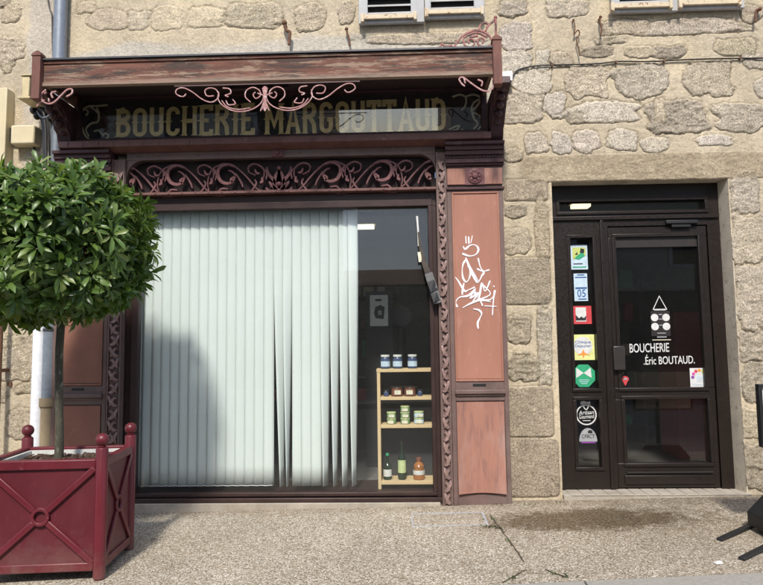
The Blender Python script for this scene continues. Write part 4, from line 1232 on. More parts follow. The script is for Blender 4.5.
place(bail_jar, [(397.5, 2, 'left brown terrine jar with clip lid on the second shelf', 0), (410.5, 2, 'right brown terrine jar with clip lid on the second shelf', 0)])
def small_jar(label, loc):
    e = empty('small_jar', label, 'jar', loc, 'small dark jars beside the terrines', True)
    m = MB(); m.lathe([(.018,0),(.023,.003),(.024,.035),(.018,.044)], (0,0,0), 14); m.build('jar_body', MAT['jarblue'], e)
    m = MB(); m.lathe([(.021,.0445),(.021,.056),(.018,.058)], (0,0,0), 14); m.build('lid', MAT['zinc'], e)
    return e
place(small_jar, [(386.5, 2, 'tiny dark jar left of the two terrine jars', 0), (420.5, 2, 'tiny dark jar right of the two terrine jars', 0)])
def tin(label, loc):
    e = empty('pate_jar', label, 'jar', loc, 'stacked green pate jars', True)
    m = MB(); m.lathe([(.034,0),(.041,.003),(.042,.03),(.038,.038)], (0,0,0), 18); m.build('jar_body', MAT['greenjar'], e)
    m = MB(); m.lathe([(.041,.0385),(.042,.041),(.042,.051),(.039,.053)], (0,0,0), 18); m.build('lid', MAT['greenlid'], e)
    m = MB(); m.box(-.026, .026, -.0455, -.0395, .006, .032); m.build('paper_label', MAT['label'], e)
    return e
place(tin, [(391.5, 1, 'lower jar of the left pair of green pate jars', 0), (391.5, 1, 'upper jar of the left pair of green pate jars', .0535),
            (405.3, 1, 'bottom jar of the stack of three green pate jars', 0), (405.3, 1, 'middle jar of the stack of three green pate jars', .0535), (405.3, 1, 'top jar of the stack of three green pate jars', .107)])
def tin2(label, loc):
    e = empty('pate_jar', label, 'jar', loc, 'stacked blue banded pate jars', True)
    m = MB(); m.lathe([(.036,0),(.043,.003),(.044,.032),(.04,.04)], (0,0,0), 18); m.build('jar_body', MAT['inkpale'], e)
    m = MB(); m.lathe([(.043,.0405),(.044,.043),(.044,.053),(.041,.055)], (0,0,0), 18); m.build('lid', MAT['greenlid'], e)
    m = MB(); m.box(-.026, .026, -.0475, -.0415, .008, .030); m.build('paper_label', MAT['label'], e)
    return e
place(tin2, [(419, 1, 'lower jar of the pale blue pair on the third shelf', 0), (419, 1, 'upper jar of the pale blue pair on the third shelf', .0555)])
def bottle(name, label, px, prof, mat, lab, lz, lr, labmat=None):
    X_ = at(px, 470, YF+.07)[0]; loc = (X_, YF+.08, ST[0])
    e = empty(name, label, 'bottle', loc, 'bottles on the bottom shelf', True)
    m = MB(); m.lathe(prof, (0,0,0), 20); m.build('bottle_body', mat, e)
    m = MB(); m.lathe([(lr, lz[0]), (lr, lz[1])], (0,0,0), 20); m.f = [f for f in m.f if len(f) == 4]; m.build('paper_label', lab, e)
    return e
e = bottle('wine_bottle', 'dark green bottle with white label at the left of the bottom shelf', 387.5, [(.03,0),(.037,.004),(.037,.105),(.028,.13),(.013,.15),(.012,.2),(.013,.205)], MAT['bottle'], MAT['paper'], (.03,.09), .0376)
m = MB(); m.lathe([(.0135,.2055),(.0135,.225),(.011,.227)], (0,0,0), 12); m.build('bottle_cap', MAT['inkgreen'], e)
e = bottle('oil_bottle', 'tall oil bottle with yellow green label in the middle of the bottom shelf', 402, [(.03,0),(.036,.004),(.036,.16),(.03,.20),(.012,.225),(.011,.30),(.012,.305)], MAT['bottle'], MAT['greenlid'], (.06,.17), .0366)
m = MB(); m.lathe([(.013,.3055),(.013,.33),(.01,.332)], (0,0,0), 12); m.build('bottle_cap', MAT['blackmetal'], e)
e = bottle('squat_bottle', 'squat amber bottle with white label at the right of the bottom shelf', 419, [(.04,0),(.05,.005),(.052,.07),(.045,.095),(.048,.115),(.034,.14),(.02,.15),(.02,.165)], MAT['amber'], MAT['paper'], (.045,.082), .0528)
m = MB(); m.lathe([(.024,.1655),(.024,.185),(.02,.188)], (0,0,0), 12); m.build('bottle_cap', MAT['terrine'], e)

# torn paper strip hanging at the window edge
def strip(m, pts, ws, Y0, Y1):
    n = len(pts)
    for i in range(n): pass
    P = [at(u, v, Y0+(Y1-Y0)*k/(n-1)) for k, (u, v) in enumerate(pts)]
    vs = []
    for k, p in enumerate(P):
        w = ws[k]/115/2; t = (P[min(k+1, n-1)]-P[max(k-1, 0)]); t = t/np.linalg.norm(t)
        nn = np.array([-t[2], .25*math.sin(k*1.3), t[0]])
        vs += [p+nn*w, p-nn*w, p-nn*w+np.array([0, .003, 0]), p+nn*w+np.array([0, .003, 0])]
    fs = [(0,1,2,3), (4*n-1,4*n-2,4*n-3,4*n-4)]
    for i in range(n-1):
        for k in range(4): fs.append((4*i+k, 4*i+4+k, 4*i+4+(k+1)%4, 4*i+(k+1)%4))
    m.add(vs, fs)
c = at(438, 303, -.13)
e = empty('paper_strip', 'torn brown paper strip with printed grey end peeling off the window edge', 'paper strip', c)
m = MB(); strip(m, smooth([(418.5,232),(420.5,248),(424,262),(430,278),(434,288)], 3), [2,2,2.5,3,3.5,4,5,5.5,6,6.5,7,7,7], -.082, -.12); m.build('strip', MAT['brownpaper'], e)
m = MB(); strip(m, smooth([(428.5,273),(433,287),(438,303)], 4), [8]*9, -.127, -.140); m.build('printed_end', MAT['printend'], e)
m = MB(); strip(m, smooth([(430.5,281),(434.5,291)], 1), [7.5, 7.5], -.138, -.144); strip(m, [(434,293),(437,301)], [6,6], -.142, -.149); m.build('print', MAT['black'], e)
m = MB(); strip(m, [(417,216),(418,230),(418.6,246)], [2.0,1.8,1.6], -.079, -.081); m.build('tape', MAT['paper'], e)
m = MB(); strip(m, [(419,252),(420.5,262)], [3,3.4], -.1, -.105); m.build('folded_corner', MAT['label'], e)

# ------------------------------------------------------------------ stickers on the door glass
YK = YD+.0495
def text_mb(txt, x0, x1, z0, z1, y0, y1, slant=0, lift=0):
    cu = bpy.data.curves.new('t', 'FONT'); cu.body = txt; cu.extrude = .5; cu.offset = .006; cu.resolution_u = 3
    o = bpy.data.objects.new('t', cu); COL.objects.link(o)
    me = bpy.data.meshes.new_from_object(o.evaluated_get(bpy.context.evaluated_depsgraph_get()))
    V = np.array([v.co[:] for v in me.vertices]); F = [tuple(p.vertices) for p in me.polygons]
    bpy.data.objects.remove(o); bpy.data.curves.remove(cu); bpy.data.meshes.remove(me)
    a = V.min(0); b_ = V.max(0)
    u = (V[:,0]-a[0])/(b_[0]-a[0]); w = (V[:,1]-a[1])/(b_[1]-a[1]); d = (V[:,2]-a[2])/(b_[2]-a[2])
    m = MB()
    xx = x0+(x1-x0)*u+slant*w*(z1-z0); zz = z0+(z1-z0)*w+lift*u
    yy = y1+(y0-y1)*d
    m.add(np.stack([xx, yy, zz], 1), F)
    return m
def sticker(px0, py0, px1, py1, label, mat, shape='rect', name='sticker', Y=YK):
    x0, x1, z0, z1 = rect(px0, py0, px1, py1, Y)
    m = MB()
    if shape == 'rect': m.box(x0, x1, Y-.0015, Y, z0, z1)
    elif shape == 'oct': 
        c = ((x0+x1)/2, (z0+z1)/2); m.prism([(c[0]+(x1-x0)*.54*math.cos(math.pi/8+k*math.pi/4), c[1]+(z1-z0)*.54*math.sin(math.pi/8+k*math.pi/4)) for k in range(8)], Y-.0015, Y)
    elif shape == 'ring':
        c = ((x0+x1)/2, (z0+z1)/2); r1 = (x1-x0)/2
        m.ribbon([(c[0]+r1*math.cos(t), c[1]+r1*math.sin(t)) for t in np.linspace(0, 2*math.pi, 40)], .011, Y-.0015, Y)
    elif shape == 'half':
        c = ((x0+x1)/2, z0); m.prism([(c[0]+(x1-x0)/2*math.cos(t), c[1]+(z1-z0)*math.sin(t)) for t in np.linspace(0, math.pi, 20)], Y-.0015, Y)
    o = m.build(name, mat)
    tag(o, label, 'sticker', 'stickers on the door glass')
    U = lambda u, v: (x0+(x1-x0)*u, z0+(z1-z0)*v)
    return o, U
yf, yb = YK-.0030, YK-.0016
def bits(o, name, mat, polys, y=(yf, yb)):
    m = MB()
    for p in polys: m.prism(p, y[0], y[1])
    return m.build(name, mat, o)
def R4(U, a, b, c, d): return [U(a, c), U(b, c), U(b, d), U(a, d)]
o, U = sticker(570.5, 245, 587.5, 269.5, 'pale green picture sticker at the top of the door side light', MAT['inkpale'])
bits(o, 'print', MAT['inklime'], [R4(U,.12,.55,.42,.9), R4(U,.55,.9,.55,.9)])
bits(o, 'print', MAT['inkgreen'], [[U(.2,.45),U(.5,.4),U(.85,.55),U(.7,.72),U(.45,.6)], R4(U,.1,.9,.08,.12)], (yf-.001, yf-.0001))
bits(o, 'print', MAT['black'], [[U(.55,.68),U(.8,.66),U(.82,.82),U(.6,.86)], [U(.25,.6),U(.42,.6),U(.4,.72)], R4(U,.15,.7,.22,.25)], (yf-.002, yf-.0011))
o, U = sticker(574, 273.5, 587.5, 301, 'pale blue sticker with dark blue number 05 on the door side light', MAT['inkpale'])
bits(o, 'print', MAT['inkblue'], [R4(U,.25,.8,.93,.97), R4(U,.1,.95,.84,.88), R4(U,.1,.95,.44,.50), R4(U,.3,.9,.05,.09)])
a = U(.22,.14); c = U(.84,.42); text_mb('05', a[0], c[0], a[1], c[1], yf, yb).build('number', MAT['inkblue'], o)
o, U = sticker(573.5, 306, 591.5, 324, 'red sticker with white picture and black shape on the door side light', MAT['inkred'])
bits(o, 'print', MAT['paper'], [R4(U,.12,.70,.14,.92)])
bits(o, 'print', MAT['black'], [[U(.12,.2),U(.68,.2),U(.70,.46),U(.56,.32),U(.42,.42),U(.3,.32),U(.12,.5)]], (yf-.001, yf-.0001))
o, U = sticker(571.5, 334.5, 594.5, 360, 'yellow square meal voucher sticker on the door side light', MAT['inkyellow'])
cc = U(.5,.55); rr = (U(1,0)[0]-U(0,0)[0])/2
bits(o, 'print', MAT['paper'], [[(cc[0]+rr*.82*math.cos(t), cc[1]+rr*.82*math.sin(t)) for t in np.linspace(0, 2*math.pi, 24)[:-1]]])
for tx, b0 in (('Chèque', .62), ('Déjeuner', .47)):
    a = U(.16,b0); c = U(.84,b0+.14); text_mb(tx, a[0], c[0], a[1], c[1], yf-.001, yf-.0001).build('lettering', MAT['inkblue'], o)
bits(o, 'print', MAT['inkorange'], [[U(.5,.42),U(.57,.28),U(.8,.2),U(.56,.2),U(.5,.06),U(.45,.2),U(.22,.2),U(.43,.28)]], (yf-.001, yf-.0001))
o, U = sticker(572.5, 364.5, 595, 387, 'green octagonal sticker with white bow tie on the door side light', MAT['inkgreen'], 'oct')
bits(o, 'bow', MAT['paper'], [[U(.16,.40),U(.50,.62),U(.18,.86)], [U(.84,.40),U(.50,.62),U(.82,.86)]])
bits(o, 'print', MAT['inkpale'], [R4(U,.28,.74,.30,.325), R4(U,.3,.7,.22,.245), R4(U,.36,.64,.14,.165)])
o, U = sticker(576.5, 404.5, 596, 425, 'white circle outline sticker with script lettering and spoon below the green octagon', MAT['paper'], 'ring')
for tx, b0, k in (('Artisan', .50, 0), ('Gourmand', .30, 1)):
    a = U(.12,b0); c = U(.88,b0+.2); text_mb(tx, a[0], c[0], a[1], c[1], yf, yb, .1, .006).build('lettering', MAT['paper'], o)
bits(o, 'print', MAT['paper'], [R4(U,.3,.7,.20,.23)])
m = MB()
for q in ([(.30,1.02),(.42,.82),(.50,.74)], [(.66,1.02),(.58,.82),(.50,.74)]):
    m.ribbon([U(*p) for p in smooth(q, 4)], .008, yf, yb)
m.prism([U(.22,1.0), U(.5,1.05), U(.74,1.0), U(.72,1.17), U(.55,1.12), U(.4,1.2), U(.22,1.14)], yf, yb)
m.build('spoon', MAT['paper'], o)
o, U = sticker(579, 428, 597, 441.5, 'grey half round sticker with dark lettering at the foot of the side light', MAT['inkgrey'], 'half')
a = U(.14,.25); c = U(.86,.52); text_mb('CFBCT', a[0], c[0], a[1], c[1], yf, yb).build('lettering', MAT['black'], o)
bits(o, 'print', MAT['black'], [[U(.5,.62),U(.74,.6),U(.74,.82),U(.6,.86),U(.5,.78)]])
bits(o, 'band', MAT['inkpurple'], [R4(U,.1,.9,-.12,-.02)], (YK-.0015, YK))
# hanging card with four white discs
o, U = sticker(651, 311, 670, 336, 'plum card with four white discs hanging from a triangle string on the door', MAT['plum'], name='hanging_card')
tag(o, cat='card')
def disc(U, u, v, r): 
    c = U(u, v); return [(c[0]+r*math.cos(t), c[1]+r*math.sin(t)) for t in np.linspace(0, 2*math.pi, 22)[:-1]]
bits(o, 'disc', MAT['paper'], [disc(U,.20,.74,.033)]); bits(o, 'disc', MAT['paper'], [disc(U,.80,.74,.033)])
bits(o, 'disc', MAT['paper'], [disc(U,.20,.38,.033)]); bits(o, 'disc', MAT['paper'], [disc(U,.80,.38,.033)])
bits(o, 'print', MAT['inkgrey'], [R4(U,.2,.8,1.02,1.09), R4(U,.42,.6,.84,.88), R4(U,.42,.6,.66,.69), R4(U,.42,.6,.42,.45), R4(U,.3,.75,.10,.13), R4(U,.28,.78,-.06,-.02)])
bits(o, 'print', MAT['label'], [R4(U,.02,1.0,-.17,-.14)])
m = MB(); m.ribbon([U(.14,1.06), U(.5,1.60), U(.86,1.06)], .007, yf, yb); m.ribbon([U(.14,1.06), U(.86,1.06)], .006, yf-.0005, yb-.0005); m.build('string', MAT['paper'], o)
# lettering on the door glass
r_ = rect(629.5, 343.5, 669, 352.5, YK)
m = text_mb('BOUCHERIE', r_[0], r_[1], r_[2], r_[3], YK-.003, YK, 0, .004)
o = tag(m.build('door_lettering', MAT['paper']), 'white word BOUCHERIE lettered on the door glass', 'lettering', 'white lettering on the door')
r_ = rect(643.5, 354.5, 694.5, 364.5, YK)
m = text_mb('.Éric BOUTAUD.', r_[0], r_[1], r_[2], r_[3], YK-.003, YK, 0, .006)
o = tag(m.build('door_lettering', MAT['paper']), 'white butcher name lettered lower on the door glass', 'lettering', 'white lettering on the door')
o, U = sticker(621.5, 376, 629, 386, 'small red pin shaped sticker low on the door glass', MAT['paper'])
bpy.data.objects.remove(o)
m = MB(); m.prism([U(.5,0), U(.85,.5)]+[U(.5+.5*math.cos(t), .65+.35*math.sin(t)) for t in np.linspace(0, math.pi, 10)]+[U(.15,.5)], YK-.0015, YK)
o = tag(m.build('sticker', MAT['inkred']), 'small red pin shaped sticker low on the door glass', 'sticker', 'stickers on the door glass')
bits(o, 'print', MAT['inkgrey'], [R4(U,.25,.75,.62,.8)])
o, U = sticker(690, 368, 709, 387, 'white square sticker with a fan of coloured dots at the door corner', MAT['paper'])
cols = ['inkpurple','inkpink','inkred','inkorange','inklime','inkgreen','cyan']
for k, cn in enumerate(cols):
    a = math.radians(180-k*30)
    m = MB(); c_ = U(.5+.36*math.cos(a), .52+.36*math.sin(a)); m.prism([(c_[0]+.014*math.cos(t), c_[1]+.014*math.sin(t)) for t in np.linspace(0, 2*math.pi, 12)[:-1]], yf, yb)
    m.build('dot', MAT[cn], o)
bits(o, 'print', MAT['inkpale'], [R4(U,.3,.7,.52,.58), R4(U,.3,.7,.42,.48), R4(U,.3,.7,.3,.34), R4(U,.1,.85,.12,.16)])
bits(o, 'print', MAT['inkpurple'], [R4(U,.78,.92,.06,.12)])

# ------------------------------------------------------------------ pipes, cables, wall fittings
def tube_thing(name, pts, r, mat, label, cat, n=12, group=None):
    m = MB(); m.tube(pts, r, n)
    return tag(m.build(name, mat), label, cat, group)
YPi = -.06
dp = empty('downpipe', 'grey zinc downpipe beside the shopfront with an ochre iron foot', 'downpipe', (-3.1, YPi, .0))
ptop = at(58, 0, YPi); pm = at(58, 60, YPi); pl = at(50, 400, YPi); pb_ = at(51, 455, YPi)
rr = .052
m = MB(); xa = (pl[0]+pm[0])/2
m.tube([(xa, YPi, 5.6), (xa, YPi, pl[2])], .058, 18); m.build('pipe', MAT['pipe'], dp)
m = MB(); m.lathe([(.06, .0), (.06, pl[2]-.06), (.075, pl[2]-.05), (.075, pl[2]+.02), (.062, pl[2]+.02)], (xa, YPi, 0), 20); m.build('iron_foot', MAT['ochre'], dp)
for zz in (1.55, 3.0, 4.9):
    m = MB(); m.lathe([(.06,0),(.064,.002),(.064,.022),(.06,.024)], (xa, YPi, zz), 18); m.build('pipe_clip', MAT['zinc'], dp)
wx = at(38.5, 380, YPi)[0]
wp = empty('drain_pipe', 'slim white plastic pipe standing left of the grey downpipe', 'pipe', (wx, YPi, 0))
m = MB(); m.tube([(wx, YPi, -.1), (wx, YPi, 2.05), (wx-.01, YPi+.05, 2.16), (wx-.01, 0.03, 2.18)], .055, 18); m.build('pipe', MAT['whitepipe'], wp)
m = MB(); m.tube([(wx+.085, -.012, .2), (wx+.085, -.012, 2.3)], .011, 8); m.build('thin_pipe', MAT['whitepipe'], wp)
tube_thing('wall_cable', [at(u, v, -.015) for u, v in smooth([(45,-20),(49,6),(52,16),(52.5,40),(53,60)], 5)], .007, MAT['cable'], 'thin black cable running down beside the grey downpipe at the top', 'cable', 8)
m = MB()
cb = [at(u, v, -.016) for u, v in smooth([(513,78),(514,74),(520,69),(540,65.5),(577,64.5),(600,63.5),(618,61.5),(650,61.5),(690,59.5),(730,58.5),(775,58)], 5)]
m.tube(cb, .0068, 8)
cw = m.build('wall_cable', MAT['cable']); tag(cw, 'dark cable strung across the stone wall above the door lintel', 'cable')
m = MB()
for (u, v) in ((552,65.5),(616,62),(664,61),(740,58.5)):
    p = at(u, v, -.016); m.box(p[0]-.008, p[0]+.008, -.026, .0, p[2]-.010, p[2]+.010)
m.build('cable_clip', MAT['rust'], cw)
x0, x1, z0, z1 = rect(501, 73, 512, 85, -.05)
m = MB(); m.box(x0, x1, -.09, 0, z0+.02, z1); jb = m.build('junction_box', MAT['white'], bevel=.006); tag(jb, 'small white junction box at the canopy end where the wall cable starts', 'junction box')
m = MB(); m.tube([at(506, 84, -.05), at(507, 92, -.05)], .012, 8); m.build('cable_gland', MAT['cable'], jb)
x0, x1, z0, z1 = rect(14.5, 127, 38, 146, -.06)
mb_ = empty('meter_box', 'rounded cream meter box with a loop of grey cable left of the shopfront', 'meter box', ((x0+x1)/2, -.06, z0))
m = MB(); m.box(x0, x1, -.12, 0, z0, z1); m.build('cover', MAT['cream'], mb_, bevel=.016, seg=3)
m = MB(); m.tube([at(u, v, -.02) for u, v in smooth([(11,145),(12,134),(17,127),(24,126),(30,129)], 5)], .012, 8); m.build('cable_loop', MAT['inkgrey'], mb_)
m = MB(); m.box(x0-.05, x0-.0, -.05, 0, z0+.05, z1-.0); m.build('backplate', MAT['cable'], mb_)
m = MB(); m.tube([at(34, 146, -.03), at(34.5, 170, -.03)], .010, 8); m.build('conduit', MAT['cable'], mb_)
x0, x1, z0, z1 = rect(-14, 90, 9, 175, -.06)
m = MB(); m.box(x0, x1, -.11, 0.01, z0-.6, z1); q = m.build('cable_cover', MAT['cream'], bevel=.008); tag(q, 'tall cream metal cover on the wall at the far left', 'cable cover')
x0, x1, z0, z1 = rect(24.5, 77, 32, 101, -.3)
lb = empty('wall_bracket', 'yellowed cream bracket plate on the wall behind the canopy post', 'bracket', ((x0+x1)/2, -.25, z0))
m = MB(); m.box(x0, x1, -.34, .01, z0+.02, z1-.01); m.build('plate', MAT['creamdirty'], lb, bevel=.008)
for bx in ((x0-.02, x1+.02, -.36, .0, z0, z0+.018), (x0-.01, x1+.02, -.35, .0, z1-.009, z1+.006)):
    m = MB(); m.box(*bx); m.build('flange', MAT['creamdirty'], lb, bevel=.004)
# bundle of black cables gathered under the canopy end
e = empty('cable_bundle', 'bundle of black cables and fittings gathered under the left canopy end', 'cable bundle', at(44, 125, -.12))
m = MB()
for k in range(6):
    d = (k-2.5)
    m.tube([at(u, v, -.10-.012*k) for u, v in smooth([(36+d*1.2,106),(40+d*1.6,112+abs(d)),(43+d*.6,120),(44.5+d*.5,132),(45+d*.5,168)], 4)], .011, 8)
m.build('cable', MAT['cable'], e)
m = MB()
for u, v, r in ((34,110,.035),(37,116,.03),(48,112,.035),(43,108,.04),(51,119,.026),(41,114,.035)):
    p = at(u, v, -.12); m.ball(p, r, 10, 7, sz=1.2)
m.build('insulator', MAT['blackmetal'], e)
m = MB(); m.tube([at(u, v, -.17) for u, v in smooth([(37,111),(41,117),(47,117),(51,112)], 5)], .008, 6); m.build('cable_tie', MAT['pipe'], e)

def hook(pts, Y, label, r=.010):
    P = [at(u, v, Y) for u, v in smooth(pts, 4)]
    m = MB(); m.tube([(P[0][0], .03, P[0][2])]+P, r, 8); m.ball(P[0], r*1.8, 8, 6)
    tag(m.build('iron_hook', MAT['rust']), label, 'hook', 'iron hooks in the wall')
hook([(284.5,23),(285,27),(287,31),(290,32),(289.5,38),(289,45)], -.06, 'rusty hook bent downwards in the grey render above the canopy', .014)
hook([(346.5,29),(347.5,34),(349.5,40),(349.8,46)], -.05, 'small rusty hook near the left window corner', .009)
hook([(573.5,20),(575,28),(574,34),(578,30),(579.5,34),(576.5,40),(578.5,48),(580,56)], -.04, 'twisted wire hook below and left of the right shutters', .006)
hook([(600.5,17),(600,22),(601.5,28),(600.5,36)], -.05, 'straight rusty hook just left of the right shutters', .008)
hook([(760,9),(756.5,10),(755.5,14),(755.5,22)], -.05, 'short bent hook at the right end of the wall', .010)
p = at(9, 384, -.02)
m = MB(); m.box(p[0]-.018, p[0]+.018, -.02, .01, p[2]-.018, p[2]+.018); tag(m.build('wall_plate', MAT['rust']), 'tiny square rusty plate on the wall left of the white pipe', 'plate')
px_ = at(-1.5, 380, -.12)
m = MB(); m.tube([(px_[0], -.12, -.05), (px_[0], -.12, 1.75)], .022, 12); m.box(px_[0]-.02, px_[0]+.02, -.12, .02, 1.2, 1.23)
tag(m.build('iron_post', MAT['rust']), 'rusty iron post at the left edge of the picture', 'post')

# utility cover and cracks in the pavement
def gp(u, v, dz=0):
    q = gat(u, v); return (q[0], q[1], gz(q[0], q[1])+dz)
uc = empty('access_cover', 'rectangular pavement access cover framed in metal strips by the shopfront', 'access cover', gp(450, 520))
m = MB()
C4 = [gp(413,514), gp(484,514.5), gp(487,527.5), gp(412,527)]
x0, x1 = min(C4[0][0], C4[3][0]), C4[1][0]; y0, y1 = C4[3][1], C4[0][1]
for (a, b_, c_, d_) in ((x0,x1,y0,y0+.010),(x0,x1,y1-.010,y1),(x0,x0+.011,y0+.011,y1-.011),(x1-.018,x1,y0+.011,y1-.011)):
    m.add([(xx, yy, gz(xx, yy)+dz) for dz in (-.01, .005) for xx, yy in ((a,c_),(b_,c_),(b_,d_),(a,d_))], [(3,2,1,0),(4,5,6,7),(0,1,5,4),(1,2,6,5),(2,3,7,6),(3,0,4,7)])
m.build('metal_frame', MAT['framesteel'], uc)
m = MB(); a, b_, c_, d_ = x0+.02, x1-.02, y0+.02, y1-.02
m.add([(xx, yy, gz(xx, yy)+dz) for dz in (-.01, .003) for xx, yy in ((a,c_),(b_,c_),(b_,d_),(a,d_))], [(3,2,1,0),(4,5,6,7),(0,1,5,4),(1,2,6,5),(2,3,7,6),(3,0,4,7)])
m.build('infill', MAT['paveplain'], uc)
m = MB()
def crack(pts, w):
    P = []
    for u, v in smooth(pts, 5):
        q = gp(u+random.uniform(-.8,.8), v+random.uniform(-.3,.3), .004); P.append(np.array(q))
    n = len(P); vs = []
    for i in range(n):
        t = P[min(i+1,n-1)]-P[max(i-1,0)]; t = t/np.linalg.norm(t); nn = np.array([-t[1], t[0], 0])
        ww = w*random.uniform(.4, 1.3)/2; vs += [P[i]+nn*ww, P[i]-nn*ww]
    m.add(vs, [(2*i, 2*i+1, 2*i+3, 2*i+2) for i in range(n-1)])
crack([(489,514),(498,526),(508,540),(518,553),(524,562)], .012)
crack([(490,526),(500,528),(504,533)], .016)
crack([(502,583),(512,578),(520,573),(526,570)], .011)
crack([(545,570),(556,574),(567,578)], .012)
tag(m.build('pavement_crack', flat('crack_dirt', (.07,.055,.035), .9)), kind='structure')
m = MB(); r5 = random.Random(3)
for (u, v, n) in ((490,527,16),(494,520,8),(500,529,10),(508,541,5),(565,577,10),(556,574,6),(530,505,7),(560,503,5),(500,505,4),(512,579,6)):
    c = gp(u, v)
    for k in range(n):
        a = r5.uniform(0, 6.28); l = r5.uniform(.012, .032); x = c[0]+r5.gauss(0, .025); y = c[1]+r5.gauss(0, .012); z = gz(x, y)
        d = np.array([math.cos(a), math.sin(a), 0]); s_ = np.array([-d[1], d[0], 0])*.004
        b0 = np.array([x, y, z]); t_ = b0+d*l*.8+np.array([0, 0, l*.6]); mid = b0+d*l*.4+np.array([0,0,l*.5])
        m.add([b0-s_*.5, b0+s_*.5, mid+s_, t_, mid-s_], [(0,1,2,3,4)])
tag(m.build('weeds', MAT['weed']), 'small weeds and moss in the pavement cracks', 'weeds', kind='stuff')
p = gp(718.5, 563.5, .0)
m = MB(); m.add([(p[0]-.02,p[1]-.015,p[2]+.004),(p[0]+.025,p[1]-.01,p[2]+.006),(p[0]+.02,p[1]+.02,p[2]+.012),(p[0]-.025,p[1]+.012,p[2]+.005),
                 (p[0]-.02,p[1]-.015,p[2]+.001),(p[0]+.025,p[1]-.01,p[2]+.002),(p[0]+.02,p[1]+.02,p[2]+.008),(p[0]-.025,p[1]+.012,p[2]+.002)],
                [(0,1,2,3),(7,6,5,4),(0,4,5,1),(1,5,6,2),(2,6,7,3),(3,7,4,0)])
tag(m.build('paper_scrap', MAT['paper']), 'small white scrap of paper on the pavement near the black sign feet', 'litter')

# ------------------------------------------------------------------ free standing sign at the right edge
g0 = gat(748, 525)
ps = empty('pavement_sign', 'black free standing pavement sign on flat bar feet at the right edge', 'sign', (2.7, -.95, gz(2.7, -.95)))
zb = gz(2.45, -.85)
tA = gat(719.5, 541); tB = gat(741.5, 560.5)
dirv = np.array([.80, .60, 0])
for t in (tA, tB):
    a = np.array([t[0], t[1], gz(t[0], t[1])]); e2 = a+dirv*.85
    nn = np.array([-dirv[1], dirv[0], 0])*.02
    m = MB()
    m.add([a+nn, a-nn, e2-nn, e2+nn, a+nn+np.array([0,0,.018]), a-nn+np.array([0,0,.018]), e2-nn+np.array([0,0,.05]), e2+nn+np.array([0,0,.05])],
          [(0,3,2,1),(4,5,6,7),(0,1,5,4),(1,2,6,5),(2,3,7,6),(3,0,4,7)])
    m.build('foot', MAT['blackmetal'], ps, bevel=.003)
p0 = at(747.5, 524, -.86); p1 = at(747.5, 511, -.86); p2 = at(763, 494, -.86)
m = MB(); m.prism([(p0[0], p0[2]), (p0[0], p1[2]), (p2[0], p2[2]), (p2[0]+.35, p2[2]), (p2[0]+.45, p1[2]), (p2[0]+.45, p0[2])], -1.12, -.86)
m.build('weighted_base', MAT['blackmetal'], ps, bevel=.006)
m = MB(); m.tube([(p2[0]+.18, -.98, p2[2]-.01), (p2[0]+.18, -.98, .75)], .022, 12); m.build('pole', MAT['blackmetal'], ps)
f0 = at(757, 384, -.98); f1 = at(757.5, 447, -.98)
fx = f0[0]-.005
m = MB(); framed(m, fx, fx+.62, f1[2], f0[2], [(fx+.022, fx+.598, f1[2]+.022, f0[2]-.022)], -1.01, -.96); m.build('frame', MAT['blackmetal'], ps, bevel=.003)
m = MB(); m.box(fx+.0225, fx+.5975, -.99, -.965, f1[2]+.0225, f0[2]-.0225); bd = m.build('board', MAT['paper'], ps)
m = MB(); m.box(fx+.03, fx+.59, -.9925, -.9902, f1[2]+.03, f1[2]+.17); m.build('print', MAT['inkblue'], bd)
m = MB(); m.box(fx+.05, fx+.2, -.9925, -.9902, f1[2]+.21, f1[2]+.25); m.box(fx+.05, fx+.4, -.9925, -.9902, f1[2]+.27, f1[2]+.29); m.build('print', MAT['black'], bd)

# ------------------------------------------------------------------ planter and clipped tree
ROT = math.radians(6)
PC = np.array([-2.262, -1.285])
PL = (PC[0], PC[1], gz(*PC))
pt = empty('planter', 'square burgundy metal planter with ball topped posts and crossed panels', 'planter', PL, None, True, ROT)
HX, HY = .352, .268        # post centres
def beam(m, a, b, w, y, d=.02, axis='x'):
    """bar in the plane of a side"""
    a = np.array(a, float); b = np.array(b, float); t = (b-a)/np.linalg.norm(b-a); n = np.array([-t[1], t[0]])*w/2
    q = [a+n, a-n, b-n, b+n]
    if axis == 'x': m.prism([tuple(p) for p in q], y-d/2, y+d/2)
    else: m.prism_x([tuple(p) for p in q], y-d/2, y+d/2)
for sx in (-1, 1):
    for sy in (-1, 1):
        x, y = sx*HX, sy*HY
        m = MB(); r_ = .037
        m.lathe([(.030, .0), (.030, .012), (.037, .014), (r_, .79), (.033, .80), (.02, .803)], (x, y, 0), 20)
        p = m.build('post', MAT['burgundy'], pt)
        m = MB(); m.lathe([(.022, .8035), (.026, .808), (.018, .815)], (x, y, 0), 16); m.ball((x, y, .848), .040, 20, 14); m.build('ball_finial', MAT['burgundy'], p)
